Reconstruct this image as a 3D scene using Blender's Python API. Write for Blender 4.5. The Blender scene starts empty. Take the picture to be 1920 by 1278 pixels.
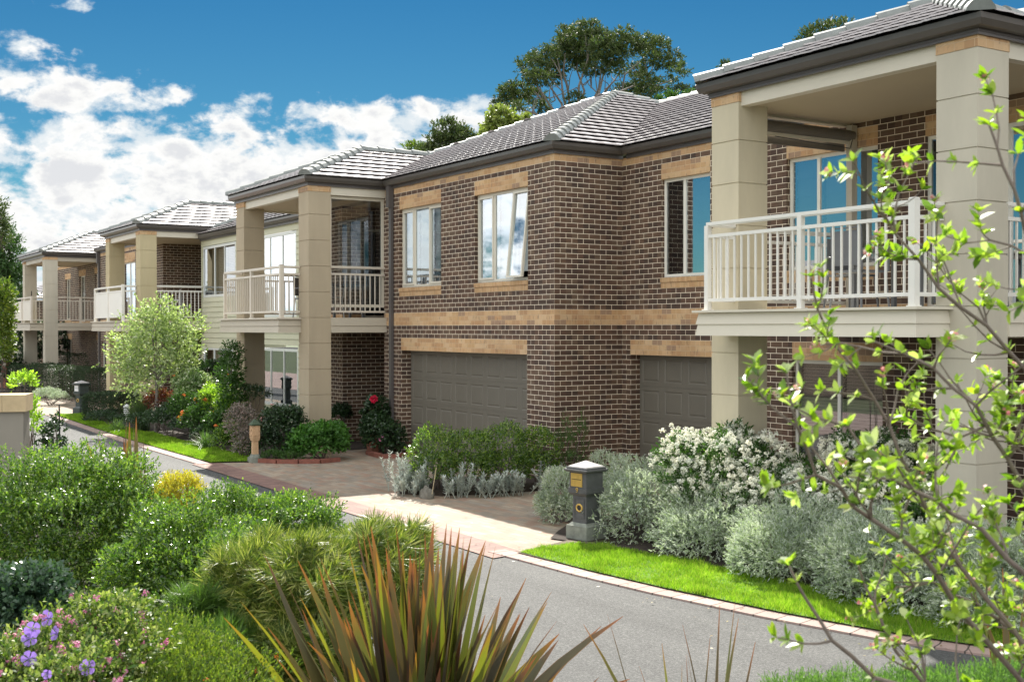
import bpy, bmesh, math, random
import numpy as np
from mathutils import Vector, Matrix
R = math.radians
sc = bpy.context.scene
COL = sc.collection

# ------------------------------------------------------------------ camera
FPX, YAW, PITCH, ROLL = 2228.17, 1.00748, -0.0113657, -0.0011276
CAM = np.array([16.478, -11.247, 2.622])
fw = np.array([-math.sin(YAW)*math.cos(PITCH), math.cos(YAW)*math.cos(PITCH), math.sin(PITCH)])
rt = np.array([math.cos(YAW), math.sin(YAW), 0.0])
up = np.cross(rt, fw)
rt, up = math.cos(ROLL)*rt + math.sin(ROLL)*up, -math.sin(ROLL)*rt + math.cos(ROLL)*up
cd = bpy.data.cameras.new('camera'); cam = bpy.data.objects.new('camera', cd); COL.objects.link(cam)
cd.sensor_width = 36.0; cd.lens = FPX/1920*36; cd.clip_start = 0.05; cd.clip_end = 3000
cam.matrix_world = Matrix(((rt[0], up[0], -fw[0], CAM[0]), (rt[1], up[1], -fw[1], CAM[1]), (rt[2], up[2], -fw[2], CAM[2]), (0, 0, 0, 1)))
cd.dof.use_dof = True; cd.dof.focus_distance = 15.5; cd.dof.aperture_fstop = 7.0
sc.camera = cam

def ray(x, y): return rt*(x-960)/FPX + up*(639-y)/FPX + fw
def at(x, y, d): return CAM + ray(x, y)*d                   # a point d metres in front of the photographer
def px(d): return d/FPX                                     # metres per photo pixel at that distance

# ------------------------------------------------------------------ sun, sky, exposure
SUNV = Vector((-5.6, 2.55, 5.7)).normalized()
ld = bpy.data.lights.new('sun', 'SUN'); ld.energy = 4.5; ld.angle = R(0.53); ld.color = (1.0, 0.95, 0.86)
lo = bpy.data.objects.new('sun', ld); COL.objects.link(lo)
lo.rotation_euler = (-SUNV).to_track_quat('-Z', 'Y').to_euler()
sc.view_settings.view_transform = 'Standard'; sc.view_settings.look = 'None'
sc.view_settings.gamma = 1.0; sc.view_settings.exposure = 1.12
W = bpy.data.worlds.new("World"); sc.world = W; W.use_nodes = True

class NT:
    """small helper to write node trees"""
    def __init__(s, tree, clear=True):
        s.t = tree
        if clear: tree.nodes.clear()
    def n(s, typ, **kw):
        nd = s.t.nodes.new(typ)
        for k, v in kw.items():
            if k == 'inp':
                for a, b in v.items():
                    if isinstance(b, bpy.types.NodeSocket): s.t.links.new(b, nd.inputs[a])
                    else: nd.inputs[a].default_value = b
            else: setattr(nd, k, v)
        return nd
    def m(s, op, a, b=None, c=None, clamp=False):
        nd = s.t.nodes.new('ShaderNodeMath'); nd.operation = op; nd.use_clamp = clamp
        for i, v in enumerate((a, b, c)):
            if v is None: continue
            if isinstance(v, bpy.types.NodeSocket): s.t.links.new(v, nd.inputs[i])
            else: nd.inputs[i].default_value = v
        return nd.outputs[0]
    def l(s, a, b): s.t.links.new(a, b)
    def mix(s, f, a, b, blend='MIX'):
        nd = s.t.nodes.new('ShaderNodeMix'); nd.data_type = 'RGBA'; nd.blend_type = blend
        for i, v in ((0, f), (6, a), (7, b)):
            if isinstance(v, bpy.types.NodeSocket): s.t.links.new(v, nd.inputs[i])
            else: nd.inputs[i].default_value = v if i == 0 else (tuple(v)+(1,))[:4]
        return nd.outputs[2]
    def ramp(s, f, stops, interp='LINEAR'):
        nd = s.t.nodes.new('ShaderNodeValToRGB'); cr = nd.color_ramp; cr.interpolation = interp
        while len(cr.elements) < len(stops): cr.elements.new(0.5)
        for e, (p, c) in zip(cr.elements, stops):
            e.position = p; e.color = (tuple(c)+(1,))[:4] if hasattr(c, '__len__') else (c, c, c, 1)
        s.t.links.new(f, nd.inputs[0]); return nd.outputs[0]
    def sm(s, v, lo, hi):
        nd = s.t.nodes.new('ShaderNodeMapRange'); nd.interpolation_type = 'SMOOTHSTEP'
        s.t.links.new(v, nd.inputs[0]); nd.inputs[1].default_value = lo; nd.inputs[2].default_value = hi
        return nd.outputs[0]

def build_world():
    g = NT(W.node_tree)
    out = g.n('ShaderNodeOutputWorld'); bg = g.n('ShaderNodeBackground', inp={'Strength': 0.12})
    g.l(bg.outputs[0], out.inputs[0])
    sky = g.n('ShaderNodeTexSky'); sky.sky_type = 'NISHITA'; sky.sun_disc = False
    sky.sun_elevation = R(42.8); sky.sun_rotation = R(-65.5); sky.air_density = 1.0; sky.dust_density = 0.2; sky.ozone_density = 2.5
    tc = g.n('ShaderNodeTexCoord').outputs['Generated']
    nrm = g.n('ShaderNodeVectorMath', operation='NORMALIZE'); g.l(tc, nrm.inputs[0]); d = nrm.outputs[0]
    def dot(v):
        nd = g.n('ShaderNodeVectorMath', operation='DOT_PRODUCT'); g.l(d, nd.inputs[0]); nd.inputs[1].default_value = v; return nd.outputs['Value']
    # compass bearing (0 = along the street, positive to the right) and elevation, both in degrees
    f2 = (-math.sin(YAW), math.cos(YAW), 0); r2 = (math.cos(YAW), math.sin(YAW), 0)
    az = g.m('MULTIPLY', g.m('ARCTAN2', dot(r2), dot(f2)), 57.2958)
    el = g.m('MULTIPLY', g.m('ARCSINE', dot((0, 0, 1))), 57.2958)
    def pe(x, y):
        v = ray(x, y); v = v/np.linalg.norm(v)
        return math.degrees(math.atan2(v@np.array(r2), v@np.array(f2))), math.degrees(math.asin(v[2]))
    mp = g.n('ShaderNodeCombineXYZ'); g.l(az, mp.inputs[0]); g.l(g.m('MULTIPLY', el, 1.5), mp.inputs[1])
    nz = g.n('ShaderNodeTexNoise', inp={'Scale': 0.42, 'Detail': 12.0, 'Roughness': 0.6, 'Distortion': 0.15}); g.l(mp.outputs[0], nz.inputs['Vector'])
    nb = g.n('ShaderNodeTexNoise', inp={'Scale': 0.16, 'Detail': 4.0, 'Roughness': 0.5}); g.l(mp.outputs[0], nb.inputs['Vector'])
    n1 = g.m('SUBTRACT', nz.outputs[0], 0.5); n2 = g.m('SUBTRACT', nb.outputs[0], 0.5)
    # main bank: everything below a slowly varying top
    top = g.m('ADD', g.m('MULTIPLY', az, 0.02), 10.2)
    bank = g.m('MULTIPLY', g.m('SUBTRACT', top, el), 0.30)
    bank = g.m('MINIMUM', bank, 0.44)
    bank = g.m('SUBTRACT', bank, g.m('ADD', g.m('MULTIPLY', g.sm(az, 0.5, 6.0), 1.6), g.m('MULTIPLY', g.sm(g.m('MULTIPLY', az, -1.0), 63.0, 68.0), 1.8)))   # clear sky towards the right
    cover = bank
    def ell(x, y, w, h, amp=0.5):
        a0, e0 = pe(x, y); wa = w*57.3/FPX; ha = h*57.3/FPX
        q = g.m('ADD', g.m('POWER', g.m('DIVIDE', g.m('SUBTRACT', az, a0), wa), 2.0), g.m('POWER', g.m('DIVIDE', g.m('SUBTRACT', el, e0), ha), 2.0))
        return g.m('SUBTRACT', amp, g.m('MULTIPLY', q, .55))
    for e in ((150, 172, 190, 48, .42), (30, 150, 120, 45, .35), (55, 95, 85, 48, .16), (125, 100, 50, 34, .04), (470, 178, 70, 30, .07), (415, 202, 50, 20, .05),
              (840, 225, 110, 50, .45), (670, 240, 120, 60, .35), (540, 225, 120, 35, .2), (130, 5, 90, 22, .10)):
        cover = g.m('MAXIMUM', cover, ell(*e))
    # unseen clouds added out of view, for neutral fill light and window reflections
    behind = g.m('MULTIPLY', g.sm(g.m('ABSOLUTE', az), 30.0, 55.0), 0.45)
    gap = g.m('MULTIPLY', g.m('MULTIPLY', g.sm(az, -64.0, -69.0), g.sm(az, -100.0, -92.0)), g.sm(el, 26.0, 18.0))   # a clear stretch low in the sky over the street
    behind = g.m('SUBTRACT', behind, g.m('MULTIPLY', gap, 2.0))
    cover = g.m('MAXIMUM', cover, g.m('SUBTRACT', g.m('SUBTRACT', behind, 0.10), g.m('MULTIPLY', g.m('SUBTRACT', 1.0, g.sm(g.m('ABSOLUTE', az), 28.0, 36.0)), 2.5)))
    cover = g.m('MAXIMUM', cover, g.m('SUBTRACT', -1.55, g.m('MULTIPLY', g.sm(az, -9.0, 0.0), .5)))
    dens = g.m('ADD', cover, g.m('ADD', g.m('MULTIPLY', n1, 2.5), g.m('MULTIPLY', n2, 1.2)))
    alpha = g.sm(dens, -0.05, 0.36)
    sh = g.n('ShaderNodeTexNoise', inp={'Scale': .55, 'Detail': 6.0, 'Roughness': .55}); mp2 = g.n('ShaderNodeVectorMath', operation='ADD'); g.l(mp.outputs[0], mp2.inputs[0]); mp2.inputs[1].default_value = (3.1, .9, 5.0); g.l(mp2.outputs[0], sh.inputs['Vector'])
    thick = g.sm(g.m('ADD', dens, g.m('MULTIPLY', g.m('SUBTRACT', sh.outputs[0], .5), 2.2)), 0.0, 1.05)
    c0 = g.ramp(thick, [(0, (2.9, 3.2, 3.4)), (0.35, (3.9, 3.9, 3.85)), (.7, (3.7, 3.7, 3.65)), (1, (3.0, 3.05, 3.15))])
    c1 = g.ramp(thick, [(0, (6.4, 6.8, 7.2)), (0.45, (8.0, 8.0, 7.8)), (1, (7.2, 7.1, 7.0))])
    ccol = g.mix(g.sm(g.m('ABSOLUTE', az), 28.0, 60.0), c0, c1)   # out-of-view clouds face the sun; kept brighter to fill the shade
    sky_c = g.mix(1.0, sky.outputs[0], (0.046, 0.172, 0.232), 'MULTIPLY')
    dark = g.ramp(g.m('MULTIPLY', el, 1/30), [(0, (2.7, 1.5, 1.15)), (.27, (1.7, 1.15, 1.03)), (0.55, (.85, .90, .95)), (1, (.5, .70, .78))])
    sky_c = g.mix(1.0, sky_c, dark, 'MULTIPLY')
    colr = g.mix(alpha, sky_c, ccol)
    g.l(colr, bg.inputs['Color'])
build_world()

# ------------------------------------------------------------------ materials
MATS = {}
def new_mat(name):
    m = bpy.data.materials.new(name); m.use_nodes = True; MATS[name] = m
    g = NT(m.node_tree); out = g.n('ShaderNodeOutputMaterial'); b = g.n('ShaderNodeBsdfPrincipled'); g.l(b.outputs[0], out.inputs[0])
    g.out = out; g.b = b; return m, g
def paint(name, col, rough=0.55, var=0.12, scale=3.0, bump=0.0, bscale=200.0, metal=0.0, streak=False):
    m, g = new_mat(name)
    tc = g.n('ShaderNodeTexCoord').outputs['Object']
    v = tc
    if streak:
        mp = g.n('ShaderNodeMapping'); mp.inputs['Scale'].default_value = (1, 1, .25); g.l(tc, mp.inputs[0]); v = mp.outputs[0]
    nz = g.n('ShaderNodeTexNoise', inp={'Scale': scale, 'Detail': 6.0, 'Roughness': .65}); g.l(v, nz.inputs['Vector'])
    a = tuple(c*(1-var) for c in col); b_ = tuple(min(1, c*(1+var)) for c in col)
    c = g.ramp(nz.outputs[0], [(0.3, a), (0.7, b_)])
    g.l(c, g.b.inputs['Base Color']); g.b.inputs['Roughness'].default_value = rough; g.b.inputs['Metallic'].default_value = metal
    if bump:
        n2 = g.n('ShaderNodeTexNoise', inp={'Scale': bscale, 'Detail': 3.0}); g.l(tc, n2.inputs['Vector'])
        bp = g.n('ShaderNodeBump', inp={'Strength': bump, 'Distance': 0.004}); g.l(n2.outputs[0], bp.inputs['Height']); g.l(bp.outputs[0], g.b.inputs['Normal'])
    return m
def brick(name, cols, mortar, bw=0.24, rh=0.086, ms=0.005, rough=.8, bump=.6, offset=.5, blotch=0.35, speck=None, vstripe=False):
    m, g = new_mat(name)
    uv = g.n('ShaderNodeUVMap').outputs[0]
    bt = g.n('ShaderNodeTexBrick', inp={'Scale': 1.0, 'Mortar Size': ms, 'Mortar Smooth': 0.25, 'Bias': 0.0, 'Brick Width': bw, 'Row Height': rh,
             'Color1': (0, 0, 0, 1), 'Color2': (1, 1, 1, 1), 'Mortar': (0, 0, 0, 1)})
    bt.offset = offset; g.l(uv, bt.inputs['Vector'])
    sep = g.n('ShaderNodeSeparateXYZ'); g.l(uv, sep.inputs[0])
    row = g.m('FLOOR', g.m('DIVIDE', sep.outputs[1], rh))
    par = g.m('MULTIPLY', g.m('MODULO', g.m('ABSOLUTE', row), 2.0), bw*offset)
    # one random number for each brick
    colm = g.m('FLOOR', g.m('DIVIDE', g.m('ADD', sep.outputs[0], par), bw))
    cb = g.n('ShaderNodeCombineXYZ'); g.l(colm, cb.inputs[0]); g.l(row, cb.inputs[1])
    wn = g.n('ShaderNodeTexWhiteNoise', noise_dimensions='3D'); g.l(cb.outputs[0], wn.inputs['Vector'])
    n = len(cols)
    c = g.ramp(wn.outputs['Value'], [(i/n, k) for i, k in enumerate(cols)], 'CONSTANT')
    nz = g.n('ShaderNodeTexNoise', inp={'Scale': 14.0, 'Detail': 6.0, 'Roughness': .7}); g.l(uv, nz.inputs['Vector'])
    c = g.mix(g.m('MULTIPLY', g.sm(nz.outputs[0], .35, .75), blotch), c, tuple(x*.55 for x in cols[0]), 'MIX')
    if vstripe:   # dragged-face bricks with dark vertical kiss marks
        mp = g.n('ShaderNodeMapping'); mp.inputs['Scale'].default_value = (26, 7, 1); g.l(uv, mp.inputs[0])
        n3 = g.n('ShaderNodeTexNoise', inp={'Scale': 1.0, 'Detail': 3.0}); g.l(mp.outputs[0], n3.inputs['Vector'])
        c = g.mix(g.m('MULTIPLY', g.sm(n3.outputs[0], .56, .72), .55), c, (.16, .10, .07))
    mz = g.n('ShaderNodeTexNoise', inp={'Scale': 60.0, 'Detail': 4.0}); g.l(uv, mz.inputs['Vector'])
    mc = g.mix(mz.outputs[0], tuple(x*.8 for x in mortar), tuple(min(1, x*1.15) for x in mortar))
    c = g.mix(bt.outputs['Fac'], c, mc)
    ns = g.n('ShaderNodeTexNoise', inp={'Scale': .7, 'Detail': 7.0, 'Roughness': .65}); g.l(uv, ns.inputs['Vector'])
    c = g.mix(1.0, c, g.ramp(ns.outputs[0], [(.3, (.80, .78, .76)), (.5, (1, 1, 1)), (.72, (1.14, 1.12, 1.08))]), 'MULTIPLY')
    g.l(c, g.b.inputs['Base Color']); g.b.inputs['Roughness'].default_value = rough
    h = g.m('SUBTRACT', g.m('ADD', g.m('MULTIPLY', mz.outputs[0], .25), g.m('MULTIPLY', wn.outputs['Value'], .2)), bt.outputs['Fac'])
    bp = g.n('ShaderNodeBump', inp={'Strength': bump, 'Distance': 0.006}); g.l(h, bp.inputs['Height']); g.l(bp.outputs[0], g.b.inputs['Normal'])
    return m
brown = brick('brown_brick', [(.094, .054, .037), (.116, .064, .041), (.080, .046, .032), (.136, .080, .050), (.106, .063, .040), (.068, .042, .030), (.138, .090, .058)], (.88, .76, .60), ms=.0054, blotch=.18)
tan = brick('tan_brick', [(.54, .34, .17), (.60, .39, .21), (.51, .30, .15), (.62, .43, .25), (.48, .29, .15), (.57, .36, .19), (.52, .32, .17), (.60, .41, .23), (.58, .38, .21), (.36, .235, .15), (.55, .35, .18), (.59, .40, .22)], (.62, .45, .28), blotch=.12, vstripe=True)
tanrow = brick('tan_rowlock', [(.52, .33, .165), (.58, .38, .21), (.50, .30, .15), (.56, .37, .20)], (.45, .31, .18), bw=.048, ms=.0022, offset=0, blotch=.1, vstripe=True)
pinkplinth = brick('red_edging_brick', [(.24, .09, .06), (.20, .075, .055), (.28, .11, .075)], (.3, .24, .2))
paver = brick('clay_paver', [(.34, .275, .205), (.30, .235, .175), (.38, .31, .235), (.28, .235, .185), (.35, .26, .19), (.31, .27, .22), (.33, .22, .16)], (.17, .14, .115), bw=.23, rh=.115, ms=.003, bump=.3, blotch=.3)
paver_red = brick('red_paver', [(.24, .145, .12), (.21, .125, .105), (.27, .165, .135)], (.13, .10, .09), bw=.115, rh=.23, ms=.003, bump=.3, offset=0)
paver_pink = brick('pink_kerb_paver', [(.38, .27, .235), (.41, .30, .26), (.36, .255, .225)], (.09, .07, .06), bw=.24, rh=.5, ms=.009, bump=.5, offset=0, blotch=.15)
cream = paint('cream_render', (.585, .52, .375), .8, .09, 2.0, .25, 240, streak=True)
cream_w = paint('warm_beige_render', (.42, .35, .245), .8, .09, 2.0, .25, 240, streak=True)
cream_y = paint('yellow_beige_render', (.50, .425, .26), .8, .08, 2.0, .2, 240, streak=True)
cream_g = paint('grey_cream_render', (.52, .48, .385), .8, .09, 2.0, .2, 240, streak=True)
trim = paint('cream_trim_paint', (.66, .61, .50), .45, .03, 1.5)
trim_b = paint('beige_trim_paint', (.47, .42, .33), .5, .04, 1.5)
white_p = paint('white_rail_powdercoat', (.80, .78, .72), .35, .03, 2.0)
cream_p = paint('cream_rail_powdercoat', (.62, .56, .47), .35, .03, 2.0)
frame_m = paint('window_frame_cream', (.68, .64, .54), .35, .02, 2.0)
wfr = paint('white_window_frame', (.80, .78, .70), .35, .02, 2.0)
soffit_m = paint('soffit_sheet', (.50, .42, .29), .7, .03, 1.0)
fascia_m = paint('fascia_grey_brown', (.105, .095, .092), .35, .06, 2.0)
gutter_m = paint('gutter_steel', (.098, .088, .078), .28, .08, 2.0)
board_m = paint('weatherboard_green_cream', (.60, .59, .43), .6, .03, 2.0)
garage_m = paint('garage_door_taupe', (.145, .132, .106), .5, .05, 3.0, .15, 90)
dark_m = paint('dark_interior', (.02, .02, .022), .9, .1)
blind_m = paint('window_blind_cloth', (.72, .74, .74), .9, .03, 4.0)
ven_m = paint('venetian_blind', (.58, .47, .41), .6, .05, 4.0)
alu_m = paint('grey_aluminium', (.16, .165, .175), .4, .05, 3)
plast_m = paint('white_plastic', (.78, .78, .78), .4, .03, 3)
stone_m = paint('mailbox_charcoal', (.085, .088, .09), .6, .18, 9.0, .4, 120)
stone_g = paint('mailbox_dark_green', (.055, .07, .066), .5, .18, 9.0, .4, 120)
cap_m = paint('mailbox_pale_cap', (.44, .42, .41), .7, .18, 14.0, .4, 120)
conc_m = paint('weathered_concrete', (.21, .225, .19), .85, .3, 8.0, .6, 90)
terra_m = paint('terracotta', (.36, .15, .10), .75, .12, 9.0, .3, 120)
orn_m = paint('sandstone_ornament', (.50, .33, .19), .85, .15, 18.0, .6, 90)
brass_m = paint('brass', (.62, .42, .11), .4, .12, 18.0, .1, 200, metal=.55)
black_m = paint('black_paint', (.012, .012, .013), .5, .1)
bark_m = paint('bark', (.13, .10, .085), .9, .35, 20.0, .8, 60)
bark_g = paint('grey_bark', (.20, .175, .155), .85, .35, 26.0, .6, 80)
twig_m = paint('pale_twig', (.17, .135, .11), .7, .25, 40.0)
soil_m = paint('garden_soil', (.035, .024, .017), .95, .45, 8.0, .9, 30)
mulch_m = paint('bare_verge_soil', (.14, .11, .075), .95, .35, 12.0, .8, 60)
lawn_m = paint('lawn_base', (.10, .20, .018), .9, .25, 5.0, .8, 200)
wallr_m = paint('boundary_wall_render', (.27, .245, .205), .85, .10, 1.6, .3, 160, streak=True)
awn_m = paint('awning_roll_cloth', (.13, .115, .095), .6, .08, 6.0)
wallcap_m = paint('boundary_wall_cap', (.52, .40, .24), .8, .12, 9.0, .4, 120)
rock_m = paint('grey_rock', (.16, .15, .125), .9, .3, 6.0, .9, 40)
cane_m = paint('bamboo_stake', (.50, .42, .27), .7, .1, 20)

def mk_asphalt():
    m, g = new_mat('asphalt_road'); tc = g.n('ShaderNodeTexCoord').outputs['Object']
    a = g.n('ShaderNodeTexNoise', inp={'Scale': 52.0, 'Detail': 3.0, 'Roughness': .9}); g.l(tc, a.inputs['Vector'])
    b = g.n('ShaderNodeTexNoise', inp={'Scale': .9, 'Detail': 5.0, 'Roughness': .6}); g.l(tc, b.inputs['Vector'])
    v = g.n('ShaderNodeTexVoronoi', inp={'Scale': 140.0}); g.l(tc, v.inputs['Vector'])
    c = g.ramp(a.outputs[0], [(.34, (.018, .018, .019)), (.5, (.085, .085, .083)), (.66, (.24, .24, .23))])
    
    c = g.mix(.52, g.ramp(b.outputs[0], [(.3, (.062, .063, .062)), (.7, (.090, .090, .087))]), c)
    mp = g.n('ShaderNodeMapping'); mp.inputs['Scale'].default_value = (.12, 1.4, 1); g.l(tc, mp.inputs[0])
    w = g.n('ShaderNodeTexNoise', inp={'Scale': 1.3, 'Detail': 5.0, 'Roughness': .55}); g.l(mp.outputs[0], w.inputs['Vector'])   # faint wheel tracks along the street
    c = g.mix(1.0, c, g.ramp(w.outputs[0], [(.35, (.80, .80, .80)), (.55, (1, 1, 1)), (.7, (1.12, 1.11, 1.09))]), 'MULTIPLY')
    st = g.n('ShaderNodeTexNoise', inp={'Scale': 2.6, 'Detail': 8.0, 'Roughness': .75}); g.l(tc, st.inputs['Vector'])
    c = g.mix(g.m('MULTIPLY', g.sm(st.outputs[0], .62, .72), .35), c, (.045, .043, .04))
    g.l(c, g.b.inputs['Base Color']); g.b.inputs['Roughness'].default_value = .8
    bp = g.n('ShaderNodeBump', inp={'Strength': .7, 'Distance': .006}); g.l(v.outputs[0], bp.inputs['Height']); g.l(bp.outputs[0], g.b.inputs['Normal'])
    return m
asphalt = mk_asphalt()
def mk_tile():
    m, g = new_mat('concrete_roof_tile'); tc = g.n('ShaderNodeTexCoord').outputs['Object']
    a = g.n('ShaderNodeTexNoise', inp={'Scale': 2.2, 'Detail': 8.0, 'Roughness': .7}); g.l(tc, a.inputs['Vector'])
    c = g.ramp(a.outputs[0], [(.3, (.37, .335, .335)), (.7, (.50, .465, .465))])
    g.l(c, g.b.inputs['Base Color']); g.b.inputs['Roughness'].default_value = .36; g.b.inputs['Specular IOR Level'].default_value = .9
    n2 = g.n('ShaderNodeTexNoise', inp={'Scale': 120.0, 'Detail': 2.0}); g.l(tc, n2.inputs['Vector'])
    bp = g.n('ShaderNodeBump', inp={'Strength': .25, 'Distance': .003}); g.l(n2.outputs[0], bp.inputs['Height']); g.l(bp.outputs[0], g.b.inputs['Normal'])
    return m
tile_m = mk_tile()
gap_shade_m = paint('tile_gap_shade', (.015, .014, .015), .9)  # underlay colour stands in for shade between tile courses
ridge_m = paint('ridge_tile_grey_green', (.20, .215, .205), .5, .15, 5.0, .3, 90)
def mk_glass(name, tint=(.75, .85, .85), refl=.55, rough=0.01):
    m = bpy.data.materials.new(name); m.use_nodes = True; g = NT(m.node_tree); out = g.n('ShaderNodeOutputMaterial')
    gl = g.n('ShaderNodeBsdfGlossy', inp={'Color': (.9, .95, 1, 1), 'Roughness': rough}); tr = g.n('ShaderNodeBsdfTransparent', inp={'Color': tint+(1,)})
    fr = g.n('ShaderNodeFresnel', inp={'IOR': 1.6}); f = g.m('ADD', g.m('MULTIPLY', fr.outputs[0], 1.6), refl, clamp=True)
    mx = g.n('ShaderNodeMixShader'); g.l(f, mx.inputs[0]); g.l(tr.outputs[0], mx.inputs[1]); g.l(gl.outputs[0], mx.inputs[2]); g.l(mx.outputs[0], out.inputs[0])
    return m
glass = mk_glass('window_glass', refl=.34); glass_s = mk_glass('balcony_glass', (.55, .58, .58), .04); glass_b = mk_glass('blue_reflective_glass', (.6, .75, .85), .58)
glass_d = mk_glass('ground_floor_glass', (.6, .62, .62), .10)

def leafmat(name, cols, trans=.35, rough=.45, spec=.4, tcol=None, coat=0.0):
    """leaves: one random colour per leaf, light passing through"""
    m = bpy.data.materials.new(name); m.use_nodes = True; g = NT(m.node_tree); out = g.n('ShaderNodeOutputMaterial')
    geo = g.n('ShaderNodeNewGeometry'); n = len(cols)
    c = g.ramp(geo.outputs['Random Per Island'], [(i/max(1, n-1), k) for i, k in enumerate(cols)])
    tc = g.n('ShaderNodeTexCoord').outputs['Object']
    nz = g.n('ShaderNodeTexNoise', inp={'Scale': 3.0, 'Detail': 2.0}); g.l(tc, nz.inputs['Vector'])
    c = g.mix(1.0, c, g.ramp(nz.outputs[0], [(.3, (.72, .76, .72)), (.7, (1.2, 1.16, 1.1))]), 'MULTIPLY')
    b = g.n('ShaderNodeBsdfPrincipled', inp={'Roughness': rough, 'Specular IOR Level': spec}); g.l(c, b.inputs['Base Color'])
    t = g.n('ShaderNodeBsdfTranslucent'); g.l(g.mix(1.0, c, tcol or (1.5, 1.75, .7), 'MULTIPLY'), t.inputs[0])
    mx = g.n('ShaderNodeMixShader', inp={0: trans}); g.l(b.outputs[0], mx.inputs[1]); g.l(t.outputs[0], mx.inputs[2]); g.l(mx.outputs[0], out.inputs[0])
    MATS[name] = m; return m
L_glossy = leafmat('leaf_glossy_green', [(.034, .085, .02), (.075, .155, .028), (.15, .245, .04), (.30, .40, .08)], .38, .25, .8)
L_mid = leafmat('leaf_mid_green', [(.035, .085, .02), (.055, .12, .028), (.08, .16, .03)], .32)
L_dark = leafmat('leaf_dark_green', [(.018, .045, .018), (.028, .065, .024), (.045, .085, .03)], .2, .35, .6)
L_hedge = leafmat('leaf_box_hedge', [(.022, .045, .02), (.035, .065, .028), (.05, .08, .035)], .2)
L_lime = leafmat('leaf_lime', [(.20, .33, .04), (.28, .42, .05), (.36, .48, .09)], .5, .4)
L_apple = leafmat('leaf_fresh_apple', [(.09, .17, .02), (.19, .31, .025), (.31, .42, .035), (.52, .56, .34), (.23, .36, .03), (.36, .44, .05)], .45, .35, .6)
L_yellow = leafmat('leaf_golden', [(.42, .34, .03), (.52, .42, .05), (.30, .32, .05)], .4)
L_feather = leafmat('leaf_feathery', [(.035, .075, .018), (.10, .16, .03), (.24, .28, .05), (.50, .48, .20)], .32, .4)
L_silver = leafmat('leaf_silver', [(.40, .45, .42), (.50, .55, .51), (.58, .62, .58)], .15, .7, .2, (1, 1, 1))
L_lav = leafmat('leaf_grey_green', [(.32, .37, .32), (.50, .55, .49), (.68, .71, .67), (.28, .38, .16), (.58, .62, .56)], .3, .7, .2, (1.15, 1.3, .95))
L_birch = leafmat('leaf_pale_variegated', [(.17, .24, .11), (.30, .36, .20), (.58, .62, .48)], .42, .45)
L_gum = leafmat('leaf_gum', [(.045, .075, .028), (.07, .10, .04), (.12, .14, .06)], .25, .6, .2)
L_con = leafmat('leaf_conifer', [(.03, .07, .02), (.05, .11, .03), (.09, .17, .05)], .25)
L_olive = leafmat('leaf_yellow_green_tip', [(.05, .10, .02), (.12, .18, .03), (.25, .30, .05)], .35)
L_pinkg = leafmat('leaf_pink_grey', [(.10, .13, .10), (.24, .19, .19), (.38, .28, .28)], .2)
L_straw = leafmat('grass_strap', [(.08, .16, .05), (.13, .22, .08), (.22, .30, .14)], .3)
L_lawn = leafmat('lawn_blades', [(.12, .23, .02), (.18, .32, .025), (.27, .40, .05), (.32, .36, .10)], .45, .6, .1)
P_white = leafmat('petal_white', [(.86, .86, .76), (.90, .90, .85), (.84, .85, .74)], .3, .6, .2, (1, 1, .95))
P_pink = leafmat('petal_pink', [(.62, .16, .38), (.75, .32, .52), (.80, .50, .62)], .3, .6, .2, (1, .8, .9))
P_purple = leafmat('petal_purple', [(.36, .22, .72), (.44, .30, .80)], .4, .6, .2, (1, .9, 1.1))
P_red = leafmat('petal_red', [(.60, .01, .05), (.75, .04, .12)], .3, .5, .3, (1.2, .6, .6))
P_orange = leafmat('petal_orange', [(.75, .18, .04), (.80, .30, .08)], .3, .5, .3, (1, 1, .6))
P_bud = leafmat('petal_bud', [(.70, .18, .24), (.78, .42, .42), (.8, .7, .62)], .3, .5, .3, (1, .9, .9))
def mk_flax():
    m, g = new_mat('flax_blade'); geo = g.n('ShaderNodeNewGeometry'); uv = g.n('ShaderNodeUVMap').outputs[0]
    sep = g.n('ShaderNodeSeparateXYZ'); g.l(uv, sep.inputs[0])
    c = g.ramp(geo.outputs['Random Per Island'], [(0, (.050, .036, .032)), (.22, (.085, .066, .046)), (.4, (.10, .105, .042)), (.58, (.070, .058, .050)), (.74, (.095, .12, .036)), (.9, (.17, .20, .032)), (1, (.28, .31, .04))])
    mid = g.m('ABSOLUTE', g.m('SUBTRACT', sep.outputs[0], .5))
    c = g.mix(g.m('MULTIPLY', g.sm(mid, .42, .47), .4), c, (.32, .13, .06))
    mp = g.n('ShaderNodeMapping'); mp.inputs['Scale'].default_value = (9, .6, 1); g.l(uv, mp.inputs[0])
    nz = g.n('ShaderNodeTexNoise', inp={'Scale': 1.0, 'Detail': 3.0}); g.l(mp.outputs[0], nz.inputs['Vector'])
    c = g.mix(g.m('MULTIPLY', g.sm(nz.outputs[0], .5, .7), .35), c, (.05, .035, .03))
    c = g.mix(g.m('MULTIPLY', g.sm(sep.outputs[1], .86, 1.0), .6), c, (.34, .10, .04))
    g.l(c, g.b.inputs['Base Color']); g.b.inputs['Roughness'].default_value = .38; g.b.inputs['Specular IOR Level'].default_value = .6
    t = g.n('ShaderNodeBsdfTranslucent'); g.l(g.mix(1.0, c, (1.6, 1.6, .6), 'MULTIPLY'), t.inputs[0])
    mx = g.n('ShaderNodeMixShader', inp={0: .28}); g.l(g.b.outputs[0], mx.inputs[1]); g.l(t.outputs[0], mx.inputs[2]); g.l(mx.outputs[0], g.out.inputs[0])
    return m
flax_m = mk_flax()

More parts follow.
